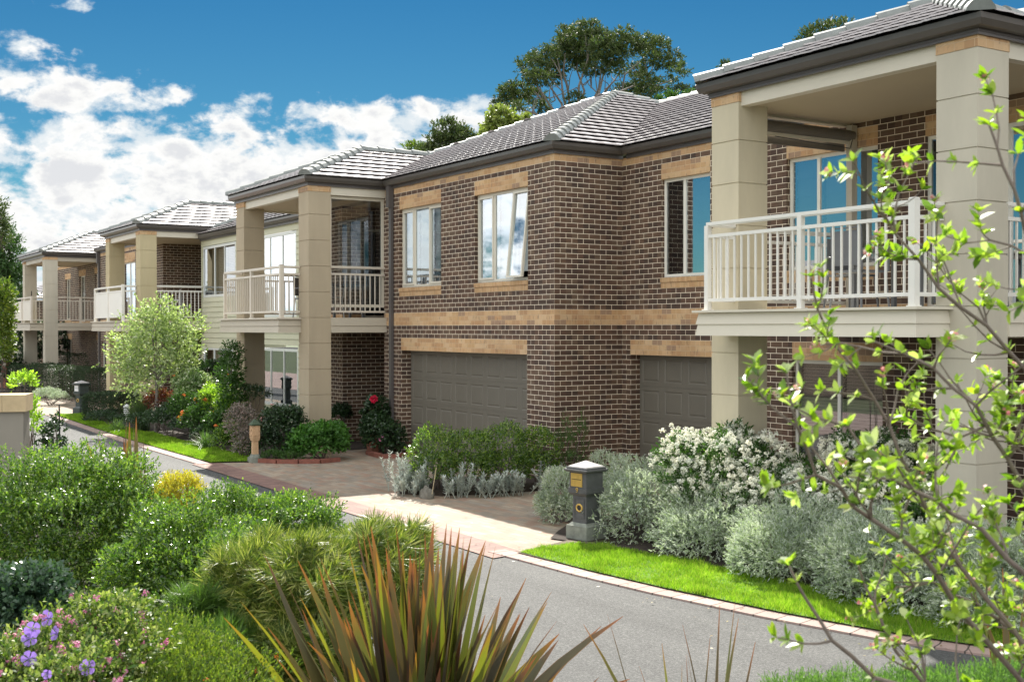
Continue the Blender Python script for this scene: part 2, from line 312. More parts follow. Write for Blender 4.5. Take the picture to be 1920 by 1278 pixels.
# ------------------------------------------------------------------ object helpers
def tag(o, label=None, cat=None, group=None, kind=None):
    if label: o['label'] = label
    if cat: o['category'] = cat
    if group: o['group'] = group
    if kind: o['kind'] = kind
    return o
def empty(name, loc=(0, 0, 0), rz=0.0):
    o = bpy.data.objects.new(name, None); COL.objects.link(o); o.location = loc; o.rotation_euler = (0, 0, rz); o.empty_display_size = .2; return o
def setp(o, parent):
    if parent is not None: o.parent = parent
    return o

class MB:
    """collects faces and links them as one mesh object; coordinates are relative to the parent"""
    def __init__(s): s.v = []; s.f = []; s.mi = []; s.uv = []
    def poly(s, pts, m=0, uv=None):
        i = len(s.v); s.v += [tuple(p) for p in pts]; s.f.append(tuple(range(i, i+len(pts)))); s.mi.append(m)
        if uv is None:
            a, b, c = (Vector(pts[k]) for k in (0, 1, 2)); n = (b-a).cross(c-a)
            ax = max(range(3), key=lambda k: abs(n[k]))
            uv = [((p[1]+.12, p[2]) if ax == 0 else (p[0], p[2]) if ax == 1 else (p[0], p[1])) for p in pts]
        s.uv += list(uv)
    def box(s, x0, x1, y0, y1, z0, z1, m=0):
        p = [(x0, y0, z0), (x1, y0, z0), (x1, y1, z0), (x0, y1, z0), (x0, y0, z1), (x1, y0, z1), (x1, y1, z1), (x0, y1, z1)]
        for f in ((0, 1, 5, 4), (1, 2, 6, 5), (2, 3, 7, 6), (3, 0, 4, 7), (4, 5, 6, 7), (3, 2, 1, 0)): s.poly([p[k] for k in f], m)
    def frustum(s, cx, cy, z0, z1, a0, a1, m=0, b0=None, b1=None):
        b0 = a0 if b0 is None else b0; b1 = a1 if b1 is None else b1
        p = [(cx-a0, cy-b0, z0), (cx+a0, cy-b0, z0), (cx+a0, cy+b0, z0), (cx-a0, cy+b0, z0), (cx-a1, cy-b1, z1), (cx+a1, cy-b1, z1), (cx+a1, cy+b1, z1), (cx-a1, cy+b1, z1)]
        for f in ((0, 1, 5, 4), (1, 2, 6, 5), (2, 3, 7, 6), (3, 0, 4, 7), (4, 5, 6, 7), (3, 2, 1, 0)): s.poly([p[k] for k in f], m)
    def tube(s, pts, rad, n=6, m=0, cap=True):
        pts = [Vector(p) for p in pts]; rad = rad if hasattr(rad, '__len__') else [rad]*len(pts)
        rings = []; prev = None
        for i, p in enumerate(pts):
            t = (pts[min(i+1, len(pts)-1)]-pts[max(i-1, 0)]).normalized()
            if prev is None: a = t.orthogonal().normalized()
            else: a = (prev - t*prev.dot(t)); a = a.normalized() if a.length > 1e-6 else t.orthogonal().normalized()
            prev = a; b = t.cross(a)
            k = len(s.v); s.v += [tuple(p + (a*math.cos(2*math.pi*j/n)+b*math.sin(2*math.pi*j/n))*rad[i]) for j in range(n)]; rings.append(k)
        for i in range(len(rings)-1):
            for j in range(n):
                q = (rings[i]+j, rings[i]+(j+1) % n, rings[i+1]+(j+1) % n, rings[i+1]+j)
                s.f.append(q); s.mi.append(m); s.uv += [(0, 0)]*4
        if cap:
            for k, fl in ((rings[0], True), (rings[-1], False)):
                q = tuple(range(k, k+n)); s.f.append(q[::-1] if fl else q); s.mi.append(m); s.uv += [(0, 0)]*n
    def lathe(s, cx, cy, prof, n=20, m=0):
        k = len(s.v)
        for r, z in prof: s.v += [(cx+r*math.cos(2*math.pi*j/n), cy+r*math.sin(2*math.pi*j/n), z) for j in range(n)]
        for i in range(len(prof)-1):
            for j in range(n):
                s.f.append((k+i*n+j, k+i*n+(j+1) % n, k+(i+1)*n+(j+1) % n, k+(i+1)*n+j)); s.mi.append(m); s.uv += [(0, 0)]*4
        for i in (0, len(prof)-1):
            if prof[i][0] > 1e-4: s.f.append(tuple(k+i*n+j for j in range(n))); s.mi.append(m); s.uv += [(0, 0)]*n
    def build(s, name, mats, parent=None, smooth=False):
        me = bpy.data.meshes.new(name); me.from_pydata(s.v, [], s.f)
        for m in (mats if isinstance(mats, (list, tuple)) else [mats]): me.materials.append(m)
        me.polygons.foreach_set('material_index', s.mi)
        ul = me.uv_layers.new(name='UVMap'); ul.data.foreach_set('uv', np.array(s.uv, dtype=np.float32).ravel())
        if smooth: me.polygons.foreach_set('use_smooth', [True]*len(s.f))
        me.update()
        o = bpy.data.objects.new(name, me); COL.objects.link(o); return setp(o, parent)

def link_copy(o, parent, loc=None, rot=None, scale=None, label=None):
    c = o.copy(); COL.objects.link(c)
    if parent is not None: c.parent = parent
    if loc is not None: c.location = loc
    if rot is not None: c.rotation_euler = rot
    if scale is not None: c.scale = scale
    if label: c['label'] = label
    return c

def sweep(name, path, prof, mat, parent, side=-1):
    """mitred extrusion of a profile [(out, z)] along a level path; out is to the right of travel for side=-1"""
    pts = [Vector((p[0], p[1])) for p in path]; n = len(pts); offs = []
    for i in range(n):
        d0 = (pts[i]-pts[i-1]).normalized() if i > 0 else (pts[1]-pts[0]).normalized()
        d1 = (pts[i+1]-pts[i]).normalized() if i < n-1 else d0
        n0 = Vector((-d0.y, d0.x))*side; n1 = Vector((-d1.y, d1.x))*side
        k = (n0+n1); k = k/k.dot(n0) if k.length > 1e-6 else n0
        offs.append(k)
    b = MB(); L = len(prof)
    for i in range(n):
        for o_, z in prof: b.v.append((pts[i].x+offs[i].x*o_, pts[i].y+offs[i].y*o_, z))
    for i in range(n-1):
        for j in range(L):
            j2 = (j+1) % L
            q = (i*L+j, i*L+j2, (i+1)*L+j2, (i+1)*L+j)
            b.f.append(q); b.mi.append(0); b.uv += [(b.v[k][0]+b.v[k][1], b.v[k][2]) for k in q]
    for i in (0, n-1):
        q = tuple(i*L+j for j in range(L)); b.f.append(q if i else q[::-1]); b.mi.append(0); b.uv += [(b.v[k][0]+b.v[k][1], b.v[k][2]) for k in q]
    return b.build(name, mat, parent)

# wall lying in a vertical plane, cut by openings; solid cells take brown or tan brick
def wall(b, axis, c, a0, a1, z0, z1, opens=(), tans=(), depth=.10, inward=1, base=0, tanm=1, rowm=2, rows=()):
    """axis 'y': plane y=c running along x ; axis 'x': plane x=c running along y. inward = sign of the direction into the house"""
    A = sorted({a0, a1} | {v for o in list(opens)+list(tans)+list(rows) for v in o[:2] if a0 < v < a1})
    Z = sorted({z0, z1} | {v for o in list(opens)+list(tans)+list(rows) for v in o[2:4] if z0 < v < z1})
    def P(a, z, d=0.0): return (a, c+d*inward, z) if axis == 'y' else (c+d*inward, a, z)
    def U(a, z): return (a, z) if axis == 'y' else (a+.12, z)
    def inside(lst, a, z): return any(o[0] < a < o[1] and o[2] < z < o[3] for o in lst)
    def mat(a, z): return rowm if inside(rows, a, z) else tanm if inside(tans, a, z) else base
    for i in range(len(A)-1):
        for j in range(len(Z)-1):
            am, zm = (A[i]+A[i+1])/2, (Z[j]+Z[j+1])/2
            if inside(opens, am, zm): continue
            q = [(A[i], Z[j]), (A[i+1], Z[j]), (A[i+1], Z[j+1]), (A[i], Z[j+1])]
            b.poly([P(*k) for k in q], mat(am, zm), [U(*k) for k in q])
    for o in opens:
        dd = o[4] if len(o) > 4 else depth
        for a, s in ((o[0], 1), (o[1], -1)):      # jambs: brick turning the corner
            for j in range(len(Z)-1):
                if Z[j] >= o[2]-1e-6 and Z[j+1] <= o[3]+1e-6:
                    b.poly([P(a, Z[j]), P(a, Z[j], dd), P(a, Z[j+1], dd), P(a, Z[j+1])], mat(a-s*.01, (Z[j]+Z[j+1])/2), [(a, Z[j]), (a+dd*s, Z[j]), (a+dd*s, Z[j+1]), (a, Z[j+1])])
        b.poly([P(o[0], o[3]), P(o[1], o[3]), P(o[1], o[3], dd), P(o[0], o[3], dd)], mat((o[0]+o[1])/2, o[3]+.01), [(o[0], o[3]), (o[1], o[3]), (o[1], o[3]+dd), (o[0], o[3]+dd)])
        if o[2] > z0+.01: b.poly([P(o[0], o[2]), P(o[1], o[2]), P(o[1], o[2], dd), P(o[0], o[2], dd)], mat((o[0]+o[1])/2, o[2]-.01), [(o[0], o[2]), (o[1], o[2]), (o[1], o[2]+dd), (o[0], o[2]+dd)])
Lz = lambda n: (63-n)*.086
BANDS = [(-999, 999, Lz(32), Lz(29)), (-999, 999, Lz(0), 9)]

def window(parent, axis, c, a0, a1, z0, z1, cuts, inward=1, recess=.07, gl=None, blinds=None, sill=None, tilt=None, fr=.05, name='window', fm=None, back=True, slat=False):
    """framed window: outer frame, mullions, one pane (and sash) for each light"""
    gl = gl or glass; fm = fm or frame_m
    d0 = recess
    def bx(b, p0, p1, q0, q1, e0, e1, m=0):
        if axis == 'y': y0, y1 = sorted((c+inward*e0, c+inward*e1)); b.box(p0, p1, y0, y1, q0, q1, m)
        else: x0, x1 = sorted((c+inward*e0, c+inward*e1)); b.box(x0, x1, p0, p1, q0, q1, m)
    b = MB()
    bx(b, a0, a1, z1-fr, z1, d0, d0+.06); bx(b, a0, a1, z0, z0+fr, d0, d0+.06)
    bx(b, a0, a0+fr, z0+fr, z1-fr, d0, d0+.06); bx(b, a1-fr, a1, z0+fr, z1-fr, d0, d0+.06)
    xs = [a0+(a1-a0)*k for k in cuts]
    for x in xs[1:-1]: bx(b, x-.028, x+.028, z0+fr, z1-fr, d0+.003, d0+.057)
    w = b.build(name, fm, parent)
    for i in range(len(xs)-1):
        l = xs[i]+(fr if i == 0 else .028); r = xs[i+1]-(fr if i == len(xs)-2 else .028)
        ti = tilt and i in tilt
        sb = MB(); s = .035
        if ti or (tilt is not None and i != 1):
            off = -.018
            bx(sb, l, r, z1-fr-s, z1-fr, d0+off, d0+.03); bx(sb, l, r, z0+fr, z0+fr+s, d0+off, d0+.03)
            bx(sb, l, l+s, z0+fr+s, z1-fr-s, d0+off, d0+.03); bx(sb, r-s, r, z0+fr+s, z1-fr-s, d0+off, d0+.03)
            so = sb.build('sash', fm, w)
        else: so = None; s = 0
        pb = MB()
        def P(a, z, e): return (a, c+inward*e, z) if axis == 'y' else (c+inward*e, a, z)
        e = d0+.02
        pb.poly([P(l+s, z0+fr+s, e), P(r-s, z0+fr+s, e), P(r-s, z1-fr-s, e), P(l+s, z1-fr-s, e)])
        po = pb.build('pane', gl[i] if isinstance(gl, list) else gl, w)
        if ti:      # awning sash pushed open at the bottom
            for q in (so, po):
                me = q.data; co = np.empty(len(me.vertices)*3, np.float32); me.vertices.foreach_get('co', co); co = co.reshape(-1, 3)
                zt = z1-fr; h = zt-co[:, 2]; k = 1 if axis == 'y' else 0
                co[:, k] -= inward*h*math.tan(R(6.0)); me.vertices.foreach_set('co', co.ravel()); me.update()
    if blinds:
        for i, (zb, mt) in blinds.items():
            l, r = xs[i]+.03, xs[i+1]-.03; bb = MB(); nf = int((z1-zb)/(.30 if not slat else .05))+1; st = (z1-fr-zb)/nf
            for k in range(nf):
                za, zc = zb+k*st, zb+(k+1)*st
                def P(a, z, e): return (a, c+inward*e, z) if axis == 'y' else (c+inward*e, a, z)
                g_ = .006 if slat else .004
                bb.poly([P(l, za, d0+.12), P(r, za, d0+.12), P(r, zc-g_, d0+.135), P(l, zc-g_, d0+.135)])
                if not slat: bb.poly([P(l, zc-g_, d0+.135), P(r, zc-g_, d0+.135), P(r, zc, d0+.12), P(l, zc, d0+.12)])
            bb.build('blind', mt, w)
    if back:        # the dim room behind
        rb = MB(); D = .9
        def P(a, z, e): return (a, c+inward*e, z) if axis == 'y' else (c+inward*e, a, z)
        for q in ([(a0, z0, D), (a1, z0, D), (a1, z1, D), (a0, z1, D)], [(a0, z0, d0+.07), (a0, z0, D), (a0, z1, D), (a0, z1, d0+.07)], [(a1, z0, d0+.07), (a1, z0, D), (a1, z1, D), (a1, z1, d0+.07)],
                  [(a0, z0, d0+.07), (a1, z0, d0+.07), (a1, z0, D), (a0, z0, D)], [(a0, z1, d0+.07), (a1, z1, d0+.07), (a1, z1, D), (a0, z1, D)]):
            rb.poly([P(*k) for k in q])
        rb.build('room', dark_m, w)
    if sill:
        bs = MB(); y = .012
        bx(bs, a0, a1, sill[0]+.10, sill[1]-.01, -.022, recess+.02, 0); bx(bs, a0, a1, sill[0], sill[0]+.10, -.006, .02, 0)
        bs.build('sill', tanrow, w)
    return w

def pillar(parent, x0, x1, y0, y1, mat, zb=0.0, zt=5.418, number=None):
    b = MB(); g = .012; gz = [5.418, 4.95]+[4.95-.53*k for k in range(1, 10)]; gz = [z for z in gz if z < zt+.001]
    zs = [z for z in gz if z > zb+.02]+[zb]
    for i in range(len(zs)-1):
        top = zs[i]-(.007 if i else 0); bot = zs[i+1]+(.007 if i < len(zs)-2 else 0)
        b.box(x0, x1, y0, y1, bot, top)
        if i < len(zs)-2: b.box(x0+g, x1-g, y0+g, y1-g, zs[i+1]-.0065, zs[i+1]+.0065)
    p = b.build('pillar', mat, parent)
    if zt > 5.4:
        c = MB(); c.box(x0-.006, x1+.006, y0-.006, y1+.006, 5.42, 5.56); c.build('brick_cap', tan, p)
    return p

_bal = {}
def railing(parent, p0, p1, zf, mat, posts=(0, 1), mid=(), sp=.118, panel=False, lift=None, corner=()):
    """balustrade from p0 to p1: top rail, sub rail, bottom rail, posts and separate balusters"""
    a = Vector((p0[0], p0[1], 0)); b_ = Vector((p1[0], p1[1], 0)); L = (b_-a).length; ang = math.atan2(b_.y-a.y, b_.x-a.x)
    r = bpy.data.objects.new('railing', None)
    tb = MB(); tb.box(0, L, -.030, .030, 1.035, 1.075); tb.box(0, L, -.018, .018, 1.022, 1.035)
    r = tb.build('railing', mat, parent); r.location = (a.x, a.y, zf); r.rotation_euler = (0, 0, ang)
    rb = MB(); rb.box(0, L, -.02, .02, .885, .925); rb.build('sub_rail', mat, r)
    rb = MB(); rb.box(0, L, -.02, .02, .105, .145); rb.build('bottom_rail', mat, r)
    ps = [k*L for k in posts]+[k*L for k in mid]
    for x in ps:
        w = .032 if x not in [k*L for k in corner] else .04
        pb = MB(); pb.box(x-w, x+w, -w, w, 0.0, 1.085 if x in [k*L for k in corner] else 1.036); pb.frustum(x, 0, 1.0865, 1.10, w+.004, w-.01) if x in [k*L for k in corner] else None
        pb.box(x-.055, x+.055, -.05, .05, 0.0005, .012); pb.build('post', mat, r)
    key = mat.name
    if panel:
        pb = MB(); pb.box(.04, L-.04, -.004, .004, .146, .884); pb.build('privacy_panel', white_p if mat is white_p else cream_p, r)
    else:
        if key not in _bal:
            bb = MB(); bb.box(-.0105, .0105, -.0105, .0105, .145, .885); me = bb.build('baluster', mat, r); _bal[key] = me.data; bpy.data.objects.remove(me)
        n = max(1, int(round(L/sp)))
        for i in range(1, n):
            x = L*i/n
            if any(abs(x-q) < .05 for q in ps): continue
            o = bpy.data.objects.new('baluster', _bal[key]); COL.objects.link(o); o.parent = r; o.location = (x, 0, 0)
    return r

TN = math.tan(R(22.5))
def roof_plane(b, o, u, inw, e0, e1, f0, f1, S, pitch=TN, course=.30, under=True):
    """tiled slope. o: eave origin, u: unit along eave, inw: horizontal unit uphill. At plan distance s uphill the tiles run from e0+f0*s to e1+f1*s"""
    o = np.array(o, float); u = np.array(u, float); w = np.array(inw, float)
    nc = int(math.ceil(S/course)); step = .060
    q = [o+u*e0, o+u*e1, o+u*(e1+f1*S)+w*S+np.array([0, 0, S*pitch]), o+u*(e0+f0*S)+w*S+np.array([0, 0, S*pitch])]
    b.poly([tuple(p-np.array([0, 0, .004])) for p in q], 1)      # underlay sheet, coloured near-black to put shade in the tile gaps
    for k in range(nc):
        s0, s1 = k*course, min(S, (k+1)*course)
        lo_, hi = e0+f0*(s0+s1)/2, e1+f1*(s0+s1)/2
        if hi-lo_ < .05: continue
        off = (k % 2)*.15
        n = max(2, int((hi-lo_)/.0375)); us = np.linspace(lo_, hi, n+1)
        ph = ((us+off) / .30) % 1.0
        wave = np.where(ph < .5, 0.0045*np.sin(ph*2*np.pi), -.002*np.sin((ph-.5)*2*np.pi)) + np.where((ph > .9), .005, 0)
        drop = np.where(ph < .5, -.02*np.sin(ph*2*np.pi), 0)   # scalloped lower edge
        def row(s, dz, dd=0):
            sv = s+dd
            return o[None, :]+u[None, :]*us[:, None]+w[None, :]*np.reshape(sv, (-1, 1))*np.ones((n+1, 1))+np.array([0, 0, 1.0])[None, :]*(np.reshape(sv, (-1, 1))*pitch+dz[:, None])
        r0 = row(np.full(n+1, s0-.05), wave+step, drop); r1 = row(np.full(n+1, s1), wave+.002); rb = row(np.full(n+1, s0-.05), wave+.040, drop)
        i0 = len(b.v); b.v += [tuple(x) for x in rb]+[tuple(x) for x in r0]+[tuple(x) for x in r1]
        for i in range(n):
            for (p, q) in ((0, 1), (1, 2)):
                b.f.append((i0+p*(n+1)+i, i0+p*(n+1)+i+1, i0+q*(n+1)+i+1, i0+q*(n+1)+i)); b.mi.append(0); b.uv += [(0, 0)]*4
def ridge(parent, p0, p1, seg=.40, w=.13, h=.075):
    p0, p1 = Vector(p0), Vector(p1); L = (p1-p0).length; d = (p1-p0)/L; s = Vector((-d.y, d.x, 0)).normalized(); n_ = s.cross(d); n_ = n_ if n_.z > 0 else -n_
    b = MB(); k = max(1, round(L/seg)); sl = L/k
    for i in range(k):
        a = p0+d*(i*sl); e = p0+d*((i+1)*sl+.04)
        rings = []
        for q, sc_, lift in ((a, 1.10, .022), (e, .95, .0)):
            rings.append([q+s*(w*sc_*c_)+n_*(h*sc_*hh+lift) for c_, hh in ((-1, -.55), (-.92, -.1), (-.62, .55), (-.25, .92), (.25, .92), (.62, .55), (.92, -.1), (1, -.55))])
        for j in range(7): b.poly([rings[0][j], rings[0][j+1], rings[1][j+1], rings[1][j]])
        b.poly(rings[0][::-1])
    return b.build('ridge_cap', ridge_m, parent)

def hip_dormer(parent, x0, x1, y0, y1, z, zs=5.70):
    """front hip with ridge running back to y1 (dies into the main roof)"""
    W_ = x1-x0; t = W_/2; b = MB()
    roof_plane(b, (x0, y0, z), (1, 0, 0), (0, 1, 0), 0, W_, 1, -1, t)
    roof_plane(b, (x1, y0, z), (0, 1, 0), (-1, 0, 0), 0, y1-y0, 1, 0, t)
    roof_plane(b, (x0, y1, z), (0, -1, 0), (1, 0, 0), 0, y1-y0, 0, -1, t)
    r = b.build('roof', [tile_m, gap_shade_m], parent)
    A = (x0+t, y0+t, z+t*TN+.03)
    ridge(r, (x1, y0, z+.03), A); ridge(r, (x0, y0, z+.03), A); ridge(r, A, (x0+t, y1, z+t*TN+.03))
    return r
GPROF = [(0.032, 5.60), (.05, 5.592), (.115, 5.605), (.148, 5.66), (.152, 5.715), (.142, 5.722), (.034, 5.722)]
FPROF = [(0.0, 5.535), (.030, 5.535), (.030, 5.560), (.026, 5.565), (.030, 5.57), (.030, 5.715), (0.0, 5.715)]

def bumpout(parent, x0, x1, y0, y1, zc, mat, capm):
    """weatherboard fascia round a balcony edge with a projecting ledge"""
    path = [(x0, y1), (x0, y0), (x1, y0), (x1, y1)]
    sweep('balcony_fascia', path, [(-.10, 2.52), (.045, 2.52), (.022, 2.655), (.040, 2.66), (.014, 2.795), (-.10, 2.795)], mat, parent)
    b = MB(); b.box(x0-.075, x1+.075, y0-.075, y1, 2.80, 2.828); b.build('balcony_ledge', capm, parent)

# ------------------------------------------------------------------ ground
def sheet(name, pts, z, mat, uvf=None, kind='structure'):
    b = MB(); b.poly([(p[0], p[1], z) for p in pts], 0, [(p[0], p[1]) if uvf is None else uvf(p) for p in pts]); o = b.build(name, mat); tag(o, kind=kind); return o
sheet('ground', [(-600, -600), (600, -600), (600, 600), (-600, 600)], -.06, paint('distant_ground', (.07, .09, .035), .95, .3, .3))
EDGE = [(30, 6.0), (16, 1.0), (13, -1.0), (11.5, -2.3), (10.5, -2.98), (9.75, -3.30), (8.6, -3.60), (7.3, -3.84), (6.2, -3.97), (5.2, -4.03), (4.6, -4.08), (3, -4.16), (0, -4.22), (-3, -4.22), (-6, -4.16), (-8.2, -4.18), (-12, -4.22), (-17, -4.12), (-21, -4.02), (-26, -3.9), (-45, -3.6), (-80, -3.0)]
road = MB()
for i in range(len(EDGE)-1):
    a, c = EDGE[i], EDGE[i+1]
    road.poly([(a[0], a[1], -.012), (a[0]+(.0 if i else 3), -8.4+(a[1]+4)*.35 if a[0] < 11 else -8.4, -.012), (c[0], -8.4 + (c[1]+4)*.35 if c[0] < 11 else -8.4, -.012), (c[0], c[1], -.012)][::-1], 0)
tag(road.build('road', asphalt), kind='structure')
# pink header-course kerb strip along the far edge of the road
kb = MB(); run = 0.0
for i in range(len(EDGE)-1):
    a, c = Vector(EDGE[i]), Vector(EDGE[i+1]); d = (c-a); L = d.length
    def nr(j):
        p0 = Vector(EDGE[max(j-1, 0)]); p1 = Vector(EDGE[min(j+1, len(EDGE)-1)]); t = (p1-p0).normalized(); return Vector((t.y, -t.x))
    n0, n1 = nr(i), nr(i+1)
    if not (-5.9 < (a.x+c.x)/2 < 4.4) and not ((a.x+c.x)/2 < -21.2 and (a.x+c.x)/2 > -30):
        w = .24
        kb.poly([(a.x, a.y, .006), (c.x, c.y, .006), (c.x+n1.x*w, c.y+n1.y*w, .006), (a.x+n0.x*w, a.y+n0.y*w, .006)], 0, [(run, 0.05), (run+L, .05), (run+L, .29), (run, .29)])
        kb.poly([(a.x, a.y, -.03), (c.x, c.y, -.03), (c.x, c.y, .006), (a.x, a.y, .006)], 0, [(run, 0.03), (run+L, .03), (run+L, .05), (run, .05)])
    run += L
tag(kb.build('kerb_strip', paver_pink), kind='structure')
def drive_mb(name, pts, z=-.002): return sheet(name, pts, z, paver)
drive_mb('driveway', [(-6.15, -3.72), (4.86, -3.72), (4.55, -2.9), (4.45, -1.9), (4.3, -.9), (4.3, 1.64), (-8.55, 2.0), (-6.9, -1.2), (-5.6, -2.9)])
sheet('driveway_red_border', [(-6.15, -4.26), (4.95, -4.22), (4.86, -3.72), (-6.15, -3.72)], .000, paver_red)
drive_mb('far_driveway', [(-31, -3.86), (-21.2, -4.02), (-21.4, -3.0), (-22.8, -2.0), (-23.5, 1.5), (-31, 1.5)], 0.0)
sheet('garden_soil', [(-21.4, -3.7), (-6.15, -3.8), (-5.7, -2.95), (-6.9, -1.28), (-6.9, .3), (-21.4, .3)], .012, soil_m)
sheet('garden_bed_soil', [(4.3, -3.0), (4.6, -2.9), (6, -2.75), (9, -2.55), (12, -1.4), (16, 2), (16, 1.6), (3.2, 1.6), (3.2, -1.8), (3.9, -2.6)], .014, soil_m)
sheet('far_garden_soil', [(-60, 3), (-60, -3.6), (-30.6, -3.86), (-30.4, -3.0), (-30.4, 1.5), (-30.4, 3)], .010, soil_m)
sheet('verge_soil', [(4.55, -2.9), (4.86, -3.85), (5.5, -3.80), (5.8, -3.3), (5.2, -2.6)], .018, mulch_m)
sheet('near_garden_soil', [(-4, -7.6), (6, -7.3), (11, -7.0), (13.5, -6.2), (22, -4.5), (40, -20), (-4, -20)], .004, soil_m)
sheet('near_forecourt', [(-3.9, -7.6), (-3.9, -14), (-60, -14), (-60, -6.8)], -.006, paver_pink)

# ------------------------------------------------------------------ townhouse with the double garage and central balcony
H1 = tag(empty('townhouse', (0, 0, 0)), 'two-storey brown brick townhouse with double garage, two upstairs windows and beige pillared balcony', 'townhouse', 'brick townhouses along the street')
W1o = (-5.71, -3.92, 3.45, Lz(4), .10); W2o = (-2.63, -.81, 3.45, Lz(4), .10); G1 = (-5.65, -.84, 0, Lz(38), .25)
b = MB()
wall(b, 'y', 0, -6.45, 0, 0, 5.55, [W1o, W2o, G1], BANDS+[(-5.71, -3.92, Lz(4), Lz(1)), (-2.63, -.81, Lz(4), Lz(1)), (-5.65, -.84, Lz(38), Lz(35))])
wall(b, 'x', 0, 0, 1.43, 0, 5.55, [], BANDS, inward=-1)
wall(b, 'y', 0, -10.9, -8.61, 0, 5.55, [], BANDS)
wall(b, 'x', -8.61, 0, 2.0, 0, 5.55, [(.55, 1.45, 2.85, 4.9)], BANDS, inward=-1)
wall(b, 'y', 1.35, -8.61, -6.45, 0, 5.55, [(-7.55, -6.62, 0.05, 2.1), (-8.1, -6.9, 2.86, 4.95)], BANDS+[(-8.61, -6.45, Lz(3), 9)])
wall(b, 'x', -6.45, 0, 1.35, 0, 5.55, [], BANDS, inward=1)
b.box(-10.9, -10.8, 0, 3, 0, 5.5)
b.build('brick_wall', [brown, tan, tanrow], H1)
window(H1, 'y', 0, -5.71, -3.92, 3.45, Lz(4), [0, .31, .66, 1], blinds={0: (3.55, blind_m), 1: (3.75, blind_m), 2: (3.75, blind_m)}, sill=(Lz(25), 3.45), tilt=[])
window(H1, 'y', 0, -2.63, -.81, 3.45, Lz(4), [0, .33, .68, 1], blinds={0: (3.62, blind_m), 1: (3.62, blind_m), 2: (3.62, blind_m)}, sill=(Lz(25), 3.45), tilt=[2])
def garage(parent, x0, x1, y, ncol, z1=Lz(38)):
    b = MB(); rows_ = 4; h = z1/rows_; cw = (x1-x0)/ncol
    for r in range(rows_):
        za, zb = r*h+.0015, (r+1)*h-.0015
        b.box(x0, x1, y+.012, y+.05, za, zb)
        for c in range(ncol):
            l, rr = x0+c*cw+.07, x0+(c+1)*cw-.07; z0_, z1_ = za+.07, zb-.07
            # raised-and-fielded panel: sunk moulding ring, raised field
            ring = [(l, z0_), (rr, z0_), (rr, z1_), (l, z1_)]; inn = [(l+.022, z0_+.022), (rr-.022, z0_+.022), (rr-.022, z1_-.022), (l+.022, z1_-.022)]; fl = [(l+.05, z0_+.05), (rr-.05, z0_+.05), (rr-.05, z1_-.05), (l+.05, z1_-.05)]
            for A_, B_, ya, yb in ((ring, inn, y+.0, y+.0105), (inn, fl, y+.0105, y+.001)):
                for k in range(4): k2 = (k+1) % 4; b.poly([(A_[k][0], ya, A_[k][1]), (A_[k2][0], ya, A_[k2][1]), (B_[k2][0], yb, B_[k2][1]), (B_[k][0], yb, B_[k][1])])
            b.poly([(p[0], y+.001, p[1]) for p in fl])
        # flat stiles and rails between the panels
        xs_ = [x0]+[v for c in range(ncol) for v in (x0+c*cw+.07, x0+(c+1)*cw-.07)]+[x1]
        for c in range(ncol+1): b.poly([(xs_[2*c], y, za), (xs_[2*c+1], y, za), (xs_[2*c+1], y, zb), (xs_[2*c], y, zb)])
        for c in range(ncol):
            l, rr = x0+c*cw+.07, x0+(c+1)*cw-.07
            b.poly([(l, y, za), (rr, y, za), (rr, y, za+.07), (l, y, za+.07)]); b.poly([(l, y, zb-.07), (rr, y, zb-.07), (rr, y, zb), (l, y, zb)])
    return b.build('garage_door', garage_m, parent)
garage(H1, -5.65, -.84, .23, 8)
# pillars and balcony
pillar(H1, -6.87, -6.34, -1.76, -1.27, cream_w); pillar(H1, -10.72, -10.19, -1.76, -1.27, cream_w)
b = MB(); b.box(-10.72, -6.36, -1.70, -.0, 2.60, 2.83); b.box(-8.6, -6.46, 0.003, 1.34, 2.60, 2.83); b.build('balcony_floor', trim_b, H1)
sweep('balcony_side_fascia', [(-6.34, -1.27), (-6.34, 0)], [(0, 2.52), (.03, 2.52), (.010, 2.66), (.028, 2.664), (.006, 2.83), (0, 2.83)], trim_b, H1)
bumpout(H1, -10.42, -6.80, -2.22, -1.70, 0, trim_b, cream_p)
b = MB()
b.box(-10.19, -6.87, -1.72, -1.58, 5.37, 5.545); b.box(-6.46, -6.36, -1.27, -.003, 5.37, 5.545); b.box(-10.70, -10.60, -1.27, 0, 5.37, 5.545); b.build('beam', trim, H1)
b = MB(); b.box(-10.6, -6.47, -1.58, -.001, 5.40, 5.42); b.box(-8.6, -6.46, .0, 1.35, 5.40, 5.42); b.build('soffit', soffit_m, H1)
b = MB(); b.box(-8.6, -6.46, .001, 1.34, 2.56, 2.598); b.build('porch_ceiling', soffit_m, H1)
railing(H1, (-10.32, -2.17), (-6.80, -2.17), 2.829, cream_p, posts=(0, 1), mid=(.5,), corner=(1,))
railing(H1, (-6.80, -2.13), (-6.80, -1.77), 2.829, cream_p, posts=())
railing(H1, (-10.32, -2.13), (-10.32, -1.77), 2.829, cream_p, posts=())
railing(H1, (-6.40, -1.26), (-6.40, -.01), 2.831, cream_p, posts=())
railing(H1, (-10.66, -1.26), (-10.66, -.01), 2.831, cream_p, posts=())
w = window(H1, 'x', -6.44, -1.27, 0, 3.05, 5.36, [0, 1], inward=-1, recess=0, gl=glass_s, back=False, name='privacy_screen', fr=.06, fm=trim)
